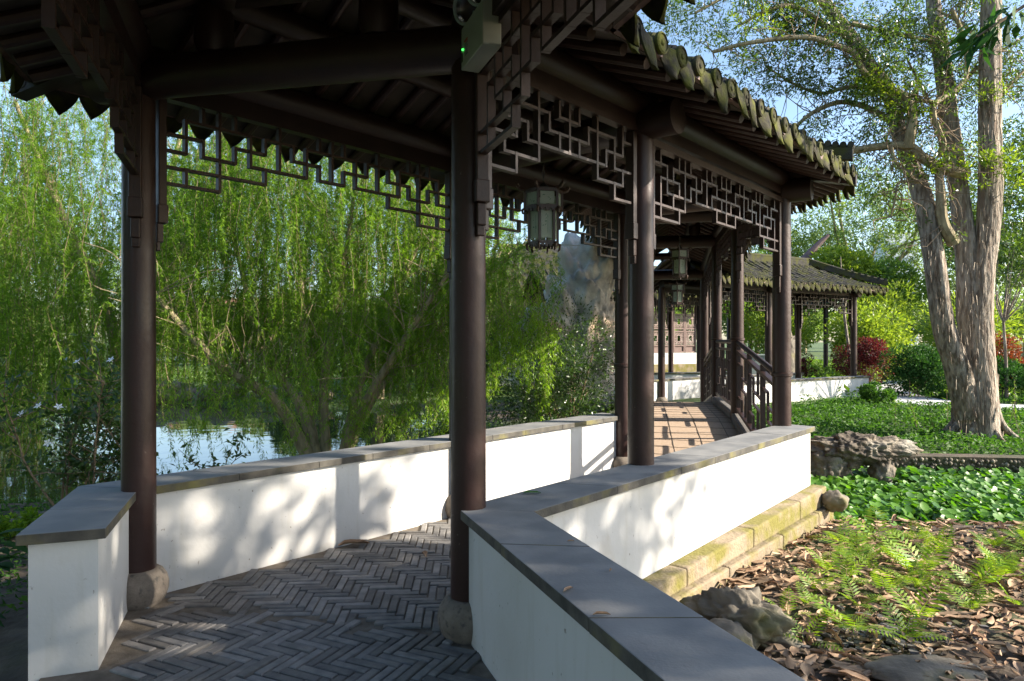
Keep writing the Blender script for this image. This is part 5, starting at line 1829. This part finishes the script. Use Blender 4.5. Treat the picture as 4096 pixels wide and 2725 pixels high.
# pebble faced edge of the pond
pb = MB(); rr = random.Random(3)
edge = [(3.9, 10.15), (5.2, 10.35), (7.2, 10.15), (9, 9.85), (14, 9.35)]
edge = [V2(p) for p in edge]
Vp = []; Fp = []
for a, c in zip(edge[:-1], edge[1:]):
    L = (c - a).length; d = (c - a).normalized(); n_ = V2((d.y, -d.x))
    k = int(L / .062)
    for i in range(k):
        for r_ in range(5):
            p = a + d * (L * (i + (.5 if r_ % 2 else 0) + rr.uniform(-.4, .4)) / k) + n_ * rr.uniform(-.015, .02)
            z = -.44 + r_ * .062 + rr.uniform(-.02, .02)
            s = .030 * rr.uniform(.55, 1.35)
            c3 = Vector((p.x, p.y, z))
            bb = len(Vp)
            for (x, y, zz) in ((0, 0, 1), (1, 0, .3), (.3, .95, .3), (-.8, .6, .3), (-.8, -.6, .3), (.3, -.95, .3), (.9, .3, -.5), (0, 1, -.5), (-1, 0, -.5), (0, -1, -.5)):
                q = V2((p.x, p.y)) + d * (y * s) - n_ * 0
                Vp.append((q.x + n_.x * zz * s * .9, q.y + n_.y * zz * s * .9, z + x * s))
            for f in ((0, 1, 2), (0, 2, 3), (0, 3, 4), (0, 4, 5), (0, 5, 1), (1, 6, 2), (2, 6, 7), (2, 7, 3), (3, 7, 8), (3, 8, 4), (4, 8, 9), (4, 9, 5), (5, 9, 1), (1, 9, 6)):
                Fp.append([bb + t for t in f])
po = link('pebble_edging', npmesh('pebble_edging', np.array(Vp), np.array(Fp), M['pebble']))
tag(po, 'low pebble faced edging along the far side of the lily pond', 'edging')
pb = MB()
for a, c in zip(edge[:-1], edge[1:]):
    d = (c - a).normalized(); n_ = V2((d.y, -d.x))
    pb.prism([tuple(a + n_ * .004), tuple(c + n_ * .004), tuple(c - n_ * .3), tuple(a - n_ * .3)], -.8, -.14)
q = pb.build('backing', M['soil'], po, world=False, smooth=False); fixn(q)

# ---- dead leaf litter (stuff)
def curled_leaf(L, Wd, curl, twist):
    """grid 5 x 3 in local axes: x along, y across, z up"""
    P = []
    for i in range(6):
        t = i / 5
        w_ = Wd * math.sin(math.pi * min(max(t * .92 + .05, 0), 1)) ** .8
        for q in (-1, -.5, 0, .5, 1):
            a = q * curl
            y = w_ * .5 * math.sin(a) / max(curl, .2); z = w_ * .5 * (1 - math.cos(a)) / max(curl, .2)
            z += L * .10 * math.sin(t * 3.1 + twist) * (.6)
            P.append((L * (t - .5), y * math.cos(twist * t) - z * .2, z + L * .03 * math.sin(9 * t) * abs(q)))
    return np.array(P)
LF = np.array([[r * 5 + c, r * 5 + c + 1, r * 5 + c + 6, r * 5 + c + 5] for r in range(5) for c in range(4)])
protos = [curled_leaf(1, random.uniform(.34, .46), random.uniform(.3, 1.7), random.uniform(-.8, .8)) for _ in range(14)]
def scatter_leaves(pts, size, hz):
    out = []
    for (x, y) in pts:
        P = protos[random.randrange(14)] * random.uniform(.35, 1.25) * size
        w_ = random.uniform(0, 6.28)
        if random.random() < .35: P = P * np.array([1, 1, -1]) + np.array([0, 0, .03])
        tl = random.gauss(0, .13)
        c, s = math.cos(tl), math.sin(tl)
        P = np.stack([P[:, 0] * c - P[:, 2] * s, P[:, 1], P[:, 0] * s + P[:, 2] * c], 1)
        c, s = math.cos(w_), math.sin(w_)
        P = np.stack([P[:, 0] * c - P[:, 1] * s, P[:, 0] * s + P[:, 1] * c, P[:, 2]], 1)
        P = P - np.array([0, 0, P[:, 2].min()])
        z = float(ground_z(np.array([x]), np.array([y]))[0])
        out.append((P + np.array([x, y, z + random.uniform(0, hz)]), LF))
    return merge(out)
def right_of_wall(x, y):
    q = V2((x, y)) - Wo
    return q.dot(n2) > .22 or q.dot(d2) > 4.9
pts = []
while len(pts) < 3600:
    x = random.uniform(.9, 5.6); y = random.uniform(1.6, 7.2)
    if not right_of_wall(x, y) or x > y * .8 + .6: continue
    if y > 5.6 + random.uniform(0, 1.3) and random.random() < .6: continue
    if y < 3.2 and x > 1.9 and random.random() < .25: continue
    q = V2((x, y)) - V2((-.2956, 3.713))
    if q.dot(V2((.9346, .3558))) < .42: continue
    pts.append((x, y))
V, F = scatter_leaves(pts, .145, .045)
lit = link('leaf_litter', npmesh('leaf_litter', V, F, M['dead_leaf']))
tag(lit, 'brown curled dead leaves covering the ground right of the wall', 'leaf litter', kind='stuff')
pts = []
while len(pts) < 1100:
    x = random.uniform(.9, 5.6); y = random.uniform(1.6, 6.8)
    if right_of_wall(x, y) and x < y * .8 + .6 and (V2((x, y)) - V2((-.2956, 3.713))).dot(V2((.9346, .3558))) > .42: pts.append((x, y))
V, F = scatter_leaves(pts, .055, .012)
tag(link('twig_litter', npmesh('twig_litter', V, F, M['dead_leaf'])), 'small leaf scraps between the big dead leaves', 'leaf litter', kind='stuff')
# grey chippings patch
pts = [(random.gauss(2.2, .22), random.gauss(4.1, .12)) for _ in range(300)]
Vp, Fp = [], []
for x, y in pts:
    s = random.uniform(.012, .03); bb = len(Vp); z = float(ground_z(np.array([x]), np.array([y]))[0])
    ang = random.uniform(0, 6.28); ca, sa = math.cos(ang), math.sin(ang)
    for i in (-1, 1):
        for j in (-1, 1):
            for k in (0, 1):
                a_, b_ = i * s * random.uniform(.6, 1), j * s * .6 * random.uniform(.6, 1)
                Vp.append((x + a_ * ca - b_ * sa, y + a_ * sa + b_ * ca, z + .004 + k * s * .5 + .02))
    for f in ((0, 1, 3, 2), (4, 6, 7, 5), (0, 4, 5, 1), (2, 3, 7, 6), (1, 5, 7, 3)):
        Fp.append([bb + t for t in f])
tag(link('stone_chippings', npmesh('stone_chippings', np.array(Vp), np.array(Fp), M['kerb'], False)), 'patch of grey stone chippings among the dead leaves', 'gravel', kind='stuff')

# single leaves lying on the walls and the floor
def single_leaf(name, label, loc, L, m, rz, curl=1.0):
    P = curled_leaf(L, L * .42, curl, .3)
    c, s = math.cos(rz), math.sin(rz)
    P = np.stack([P[:, 0] * c - P[:, 1] * s, P[:, 0] * s + P[:, 1] * c, P[:, 2]], 1)
    P[:, 2] -= P[:, 2].min()
    o = link(name, npmesh(name, P, LF, M[m])); o.location = loc
    return tag(o, label, 'leaf')
single_leaf('fallen_leaf', 'green fallen leaf lying on the grey coping behind the nearest column', at(1225, 1136, ZC + .003), .11, 'fallen_green', .25, .5)
single_leaf('fallen_leaf', 'small curled tan leaf on the coping, the farther of a close pair', at(1314, 1246, ZC + .003), .035, 'dead_leaf', .2, 2)
single_leaf('fallen_leaf', 'rounded tan leaf curl on the sunlit middle of the coping', at(1405, 1313, ZC + .003), .035, 'dead_leaf', 1.2, 2)
single_leaf('fallen_leaf', 'narrow pale leaf near the inner edge of the coping', at(1308, 1358, ZC + .003), .06, 'dead_leaf', .9, 1.2)
single_leaf('fallen_leaf', 'orange brown leaf sliver at the inner coping edge, nearest the viewer', at(1385, 1416, ZC + .003), .06, 'dead_leaf', .1, 1.6)
single_leaf('fallen_leaf', 'curled brown leaf standing on the brick floor', at(976, 1278, .004), .14, 'dead_leaf', 1.9, 1.6)
single_leaf('fallen_leaf', 'long brown leaf lying on the bricks at the foot of the pond side wall', at(815, 1255, .004), .24, 'dead_leaf', .35, 1.2)

# ---- ferns
def fern_proto(seed, nf, L):
    rnd = random.Random(seed)
    out = []
    for k in range(nf):
        a = 6.28 * k / nf + rnd.uniform(-.4, .4)
        el0 = rnd.uniform(.5, 1.2); ll = L * rnd.uniform(.65, 1.15)
        p = np.array([0., 0, 0]); d = np.array([math.cos(a) * math.cos(el0), math.sin(a) * math.cos(el0), math.sin(el0)])
        m_ = 13; side = np.array([-math.sin(a), math.cos(a), 0])
        for i in range(m_):
            d = norm(d + np.array([0, 0, -.085])); q = p + d * ll / m_
            t = i / m_
            out.append((np.array([p + side * .003, p - side * .003, q - side * .002, q + side * .002]), np.array([[0, 1, 2, 3]])))
            if i > 2:
                w_ = ll * .27 * math.sin(math.pi * min(1, (t * .95 + .12))) ** .8
                for s in (-1, 1):
                    e = norm(side * s + d * .45 + np.array([0, 0, -.12]))
                    hw = ll / m_ * .60
                    out.append((np.array([p - d * hw * .3, p + e * w_ * .5 - d * hw * .6, p + e * w_, p + e * w_ * .5 + d * hw * .6]), np.array([[0, 1, 2, 3]])))
            p = q
    V, F = merge(out)
    return npmesh('fronds', V, F, M['fern_leaf'])
fprot = [fern_proto(i, 4 + i % 4, .36 + .05 * (i % 3)) for i in range(6)]
fern_at = [(1.78, 4.42), (2.12, 4.78), (2.42, 5.22), (2.78, 5.62), (3.1, 6.1), (3.45, 6.62), (2.05, 4.15), (2.30, 4.55), (2.55, 4.3), (2.45, 5.0), (2.9, 4.9), (2.75, 5.4), (3.2, 5.3), (3.5, 4.95), (3.1, 5.8), (3.55, 5.75), (3.9, 5.5), (4.3, 5.35), (3.4, 6.3), (3.85, 6.25), (4.2, 6.0), (4.6, 5.8), (5.0, 6.1), (4.5, 6.5), (3.7, 6.7), (4.1, 6.8), (5.0, 6.6), (5.3, 6.3), (5.5, 6.8), (3.0, 6.1), (2.0, 4.6), (3.9, 4.7), (4.3, 4.7), (2.3, 4.0), (4.7, 5.3), (5.0, 5.5), (1.75, 4.05), (4.4, 4.4), (3.3, 6.6), (5.8, 7.0), (2.62, 4.75), (3.0, 4.45), (3.35, 4.55)]
for _ in range(16):
    y = random.uniform(4.9, 6.3); fern_at.append((random.uniform(2.0 + (y - 4.3) * .55, y * .78), y))
fern_at = [(x, y) for x, y in fern_at if right_of_wall(x, y) and y < 6.45]
for i, (x, y) in enumerate(fern_at):
    z = float(ground_z(np.array([x]), np.array([y]))[0])
    o = link('fern', fprot[i % 6])
    o.location = (x, y, z + .01); o.rotation_euler = (random.gauss(0, .1), random.gauss(0, .1), random.uniform(0, 6.28))
    s = random.uniform(.55, .95); o.scale = (s, s, s)
    tag(o, 'bright green fern growing among the brown dead leaves right of the wall', 'fern', 'ferns in the leaf litter')

# ---- water hyacinth on the right-hand pond (stuff)
Pp = []
while len(Pp) < 5600:
    x = random.uniform(3.0, 11.5); y = random.uniform(6.7, 10.3)
    if x > y * .82 + 1.0: continue
    if inside_sdf(np.array([x]), np.array([y]), RIGHT_POND)[0] > .05: continue
    gap = vnoise(np.array([x]), np.array([y]), 1.15, 2)[0]
    if gap > .45 and random.random() < .85: continue
    if y < 7.3 and x > 5.0 and random.random() < .75: continue
    if y > 9.5 and random.random() < .4: continue
    Pp.append((x, y))
out = []
ring = [0, .9, 1.9, 2.8, 3.5, 4.4, 5.4]
for x, y in Pp:
    s = random.uniform(.026, .056); h = -.45 + random.uniform(.02, .17)
    tx, ty = random.gauss(.1, .45), random.gauss(-.25, .45); w0 = random.uniform(0, 6.28)
    N = norm(np.array([tx, ty, 1.0])); a = norm(np.cross(N, [0, 1., .2])); c = np.cross(N, a)
    ps = [np.array([x, y, h])]
    for k in range(8):
        w_ = w0 + 6.283 * k / 8
        ps.append(np.array([x, y, h]) + (a * math.cos(w_) + c * math.sin(w_)) * s * (1.15 if k == 0 else 1) + N * s * .22)
    out.append((np.array(ps), np.array([[0, 1 + 2 * k, 2 + 2 * k, 1 + (2 * k + 2) % 8] for k in range(4)])))
V, F = merge(out)
tag(link('water_plants', npmesh('water_plants', V, F, M['pad_leaf'])), 'bright green floating water plants covering the right-hand pond', 'water plants', kind='stuff')

# ---- ground cover on the right bank and elsewhere (stuff)
def cover(name, label, n, xr, yr, leaf, wid, h, m, cond, kind='stuff'):
    x = rng.uniform(*xr, n * 3); y = rng.uniform(*yr, n * 3)
    ok = cond(x, y); x, y = x[ok][:n], y[ok][:n]
    z = ground_z(x, y)
    hh = h * np.clip(.45 + .55 * vnoise(x, y, 1.7, 1), .08, 1) * rng.uniform(.05, 1, len(x))
    P = np.stack([x, y, z + hh], 1)
    D = rng.normal(0, 1, (len(x), 3)) * np.array([1, 1, .45]) + np.array([0, -.2, .25])
    V, F = leaves(P, D, leaf, wid, .2)
    return tag(link(name, npmesh(name, V, F, M[m])), label, 'ground cover', kind=kind)
dry = lambda x, y: (inside_sdf(x, y, RIGHT_POND) > .18) & (inside_sdf(x, y, PATH) > .05) & (x < y * .85 + 1) & ~((x < 3.2 + (y - 7.4) * .2 + np.clip((y - 16) * 1.2, 0, 9)) )
cover('ground_cover', 'dense leafy ground cover on the bank round the big tree', 42000, (3.3, 18), (9.0, 22), .085, .034, .30, 'cover_leaf', lambda x, y: dry(x, y) & (y > 9.9 - .1 * (x - 4)))
cover('ground_cover', 'ground cover on the far lawn beyond the path', 26000, (4, 40), (20, 48), .22, .09, .5, 'mid_leaf', lambda x, y: (inside_sdf(x, y, PATH) > .1) & (x > 9.5 + (y - 22) * .1) & (x < y * .85 + 1))
cover('ground_cover', 'low green cover on the pond bank left of the walkway', 16000, (-7, 2), (4.5, 13), .06, .024, .16, 'cover_leaf', lambda x, y: (inside_sdf(x, y, LEFT_POND) > .1) & ((x - A.x) * (-.754) + (y - A.y) * .657 > .5))
cover('ground_cover', 'grass and weeds on the far bank of the pond', 22000, (-45, 0), (21, 40), .22, .06, .5, 'mid_leaf', lambda x, y: inside_sdf(x, y, LEFT_POND) > .1)

# hedge like dark shrubs between path and tree, thin weeds
bush('dark_shrub', 'dark green mounded shrub at the bend of the path, left of the big tree', (12.0, 20.4), (2.7, 1.6, 1.35), 8000, .09, .04, 'broad_leaf', ncl=18, stems=4, cl_r=.6)
bush('dark_shrub', 'dark green mounded shrub close behind the trunk of the big tree', (14.0, 19.4), (2.6, 1.4, 1.1), 7000, .09, .04, 'broad_leaf', ncl=18, stems=4, cl_r=.6)
bush('dark_shrub', 'dark low shrub at the right edge, in front of the orange red one', (15.6, 18.4), (2.6, 1.6, 1.1), 6000, .09, .04, 'broad_leaf', ncl=16, stems=4, cl_r=.6)
bush('dark_shrub', 'leafy clump growing at the end corner of the far gallery wall', (9.35, 17.5), (1.1, .7, .6), 3500, .07, .03, 'cover_leaf', ncl=12, stems=3)
for i, (px, py) in enumerate([(2110, 990), (2180, 980), (2060, 985), (2320, 990), (2345, 1000), (2155, 1000), (2095, 960), (2210, 985), (2335, 960)]):
    p = at(px, py, -.13)
    z = float(ground_z(np.array([p.x]), np.array([p.y]))[0])
    root = empty('tall_weed', (p.x, p.y, z), 'thin tall weed stem with narrow leaves standing out of the bank ground cover', 'weed', 'tall weeds on the bank')
    b = MB(); st = wander((p.x, p.y, z), (random.uniform(-.2, .2), 0, 1), random.uniform(.5, .85), 6, wob=.07)
    b.tube(st, list(np.linspace(.006, .003, 7)), 5); b.build('stem', M['twig'], root)
    P = np.array([st[rng.integers(2, 7)] for _ in range(22)]) + rng.normal(0, .02, (22, 3))
    V, F = leaves(P, rng.normal(0, 1, (22, 3)), .10, .018, .2); link('foliage', npmesh('foliage', V, F, M['mid_leaf']), root)

for i in (0, 1, 2, 3, 7, 8, 9, 10):
    bush('bank_shrub', 'dense dark green shrub in the row closing the far bank of the pond', (-27 + i * 2.7, 25.5 + random.uniform(-1.2, 1.5)), (3.4, 2.2, random.uniform(2.2, 3.6)), 4200, .17, .07, 'shrub_leaf', 'bush', 'shrubs in a row on the far pond bank', ncl=18, stems=3)
# ---- garden and trees in the right background
bush('maroon_shrub', 'maroon leaved round shrub right of the far gallery end column', (11.6, 22.5), (1.9, 1.4, 1.7), 7000, .085, .035, 'red_leaf', ncl=22, stems=6)
bush('maroon_shrub', 'small dark maroon shrub seen under the far gallery roof', (10.0, 25.6), (1.3, 1.0, 1.5), 3000, .08, .03, 'red_leaf', ncl=10)
bush('maroon_shrub', 'smaller maroon tuft left of the far gallery end column', (11.4, 26.4), (.9, .8, 1.3), 1800, .08, .03, 'red_leaf', ncl=8)
bush('orange_shrub', 'orange red leaved shrub at the right edge behind the big tree', (15.3, 21.3), (1.5, 1.2, 2.1), 3500, .10, .045, 'orange_leaf', ncl=18)
bush('orange_shrub', 'low red flowering shrub beside the grey green box under the far gallery roof', (9.0, 24.6), (1.8, 1.2, 1.2), 4500, .08, .03, 'mid_leaf', ncl=12)
bush('orange_shrub', 'small scarlet leaf tuft above the grey green box', (8.3, 23.4), (.6, .6, 1.35), 900, .08, .03, 'orange_leaf', ncl=6)
bush('lime_shrub', 'sunlit yellow green shrub behind the maroon one', (13.6, 26.0), (3.0, 2.2, 2.9), 9000, .15, .07, 'lime_leaf', ncl=26, cl_r=.5)
bush('lime_shrub', 'tall yellow green shrub seen left of the far gallery end column', (12.2, 32.0), (3.1, 2.4, 3.8), 9000, .15, .06, 'lime_leaf', ncl=26, cl_r=.5)
bush('lime_shrub', 'soft yellow green bamboo like clump left of the big trunks', (16.6, 31), (3.2, 2.4, 4.2), 8000, .22, .05, 'lime_leaf', ncl=26, cl_r=.5)
bush('lime_shrub', 'lime green feathery shrub at the far right behind the orange red one', (18.0, 27), (3.4, 2.4, 3.6), 8000, .22, .05, 'lime_leaf', ncl=24, cl_r=.5)
tree('garden_tree', 'broad leaved dark green tree seen under the far gallery roof', (13.4, 37.0), 5.2, 2.3, 9000, .17, .08, 'mid_leaf', trunk_r=.14, ncl=22, cl_r=.7)
tree('garden_tree', 'leafy green tree seen through the bridge railing columns', (12.6, 35.0), 6.2, 2.5, 9000, .15, .07, 'mid_leaf', trunk_r=.12, ncl=24, cl_r=.7)
tree('garden_tree', 'second leafy tree behind the railing columns of the bridge', (9.2, 33), 6.2, 2.6, 9000, .20, .09, 'mid_leaf', trunk_r=.14, ncl=24, cl_r=.9)
tree('garden_tree', 'round sunlit tree right of the far gallery roof corner', (19.5, 36), 6.0, 2.6, 10000, .24, .10, 'mid_leaf', trunk_r=.2, ncl=40, cl_r=.95)
tree('garden_tree', 'bright flat topped tree peeping over the far gallery roof', (17.5, 36), 6.3, 1.7, 5000, .24, .11, 'lime_leaf', trunk_r=.16, ncl=16, cl_r=.8, flat=.45)
tree('rain_tree', 'large feathery rain tree against the sky behind the far gallery', (26.5, 52), 15.4, 6.2, 15000, .30, .09, 'far_leaf', trunk_r=.45, ncl=70, cl_r=1.5, flat=.8)
tree('rain_tree', 'smaller hazy tree left of the large rain tree', (21.8, 56), 11.6, 2.6, 6000, .30, .09, 'far_leaf', trunk_r=.3, ncl=36, cl_r=1.1, flat=.9)
tree('rain_tree', 'tall open tree right of the large rain tree, behind the big trunks', (32.5, 50), 11.2, 4.4, 10000, .30, .09, 'far_leaf', trunk_r=.4, ncl=55, cl_r=1.3, flat=.9)
tree('rain_tree', 'leafy tree at the far right behind the big trunks', (25.0, 33), 12.5, 4.6, 20000, .22, .09, 'tree_leaf', trunk_r=.3, ncl=50, cl_r=1.2, flat=1.0)
tree('slim_tree', 'slim pale stemmed tree at the right edge of the view', (13.9, 19.2), 5.2, 1.5, 3500, .11, .04, 'tree_leaf', trunk_r=.05, ncl=16, cl_r=.55, bark='bark', lean=(-.2, 0), flat=.8)
root = empty('slim_tree', (11.75, 23.6, -.1), 'slim pale forked stem standing just left of the far gallery end column', 'tree')
b = MB()
b.tube(smoothpath([(11.75, 23.6, -.2), (11.65, 23.6, 1.2), (11.5, 23.6, 2.4), (11.45, 23.6, 3.0)], 4), list(np.linspace(.06, .045, 13)), 8)
for dx, dz_ in ((-.35, 1.5), (.3, 1.4), (-.1, 1.8)):
    b.tube(smoothpath([(11.48, 23.6, 2.7), (11.46 + dx * .6, 23.6, 2.7 + dz_ * .5), (11.46 + dx, 23.6, 2.7 + dz_)], 4), list(np.linspace(.04, .012, 9)), 6)
b.build('trunk', M['bark'], root)
for i in range(33):
    x = -62 + i * 5.2 + random.uniform(-1.5, 1.5); y = random.uniform(62, 84) if x > 5 else random.uniform(44, 66)
    if 17 < x * 50 / y < 30 and y < 70: y += 18
    h = random.uniform(5.5, 8.5) if x > 5 else random.uniform(3.4, 5.6)
    o = tree('distant_tree', 'hazy mid green tree in the belt closing the background', (x, y), h, h * .48, 5200, .42, .2, 'far_leaf', 'tree', 'trees in the belt closing the background', trunk_r=.25, ncl=22, cl_r=1.6, flat=.85)

# ---- small things and far buildings
gb = empty('utility_box', (8.05, 22.4, -.2), 'grey green metal box standing behind the far gallery wall', 'box')
b = MB(); b.box((8.05, 22.4, .45), (.62, .45, 1.3)); b.build('cabinet', M['greenbin'], gb, bevel=.01, smooth=False)
b = MB(); b.box((8.05, 22.4, 1.125), (.72, .55, .05)); b.build('lid', M['greenbin'], gb, bevel=.01, smooth=False)
tw_ = empty('tower_block', (62, 118, 0), 'pale high apartment tower far behind the trees, left of the big trunks', 'building')
b = MB(); b.box((66, 118, 10), (5.5, 5, 20)); b.build('wall', M['tower'], tw_, smooth=False)
b = MB()
for fz in range(7):
    for fx in range(4):
        b.box((64 + fx * 1.3, 115.46, 2 + fz * 2.6), (.8, .1, 1.3))
b.build('window', M['towerwin'], tw_, smooth=False)
def far_house(label, x, y, w, d_, h, roof_h, rm, z0=-.1):
    root = empty('garden_house', (x, y, z0), label, 'building')
    b = MB(); b.box((x, y, z0 + h / 2), (w, d_, h)); b.build('wall', M['plaster'], root, smooth=False)
    b = MB()
    for k in range(int(w / 1.8)):
        b.box((x - w / 2 + .9 + k * 1.8, y - d_ / 2 - .02, z0 + h * .55), (.8, .06, h * .4))
    b.build('window', M['towerwin'], root, smooth=False)
    b = MB(); e = .6
    b.add([(x - w / 2 - e, y - d_ / 2 - e, z0 + h - .1), (x + w / 2 + e, y - d_ / 2 - e, z0 + h - .1), (x + w / 2 + e, y + d_ / 2 + e, z0 + h - .1), (x - w / 2 - e, y + d_ / 2 + e, z0 + h - .1), (x - w / 2, y, z0 + h + roof_h), (x + w / 2, y, z0 + h + roof_h)],
          [(0, 1, 5, 4), (2, 3, 4, 5), (1, 2, 5), (3, 0, 4), (3, 2, 1, 0)])
    b.build('roof', M[rm], root, smooth=False)
far_house('white house with red roof across the pond, glimpsed through the weeping trees', -24, 60, 12, 6, 3.4, 2.0, 'terracotta')
far_house('white walled building with dark tiled roof behind the scholar rock', 2.1, 27.5, 5.2, 4, 2.4, 3.2, 'tile')
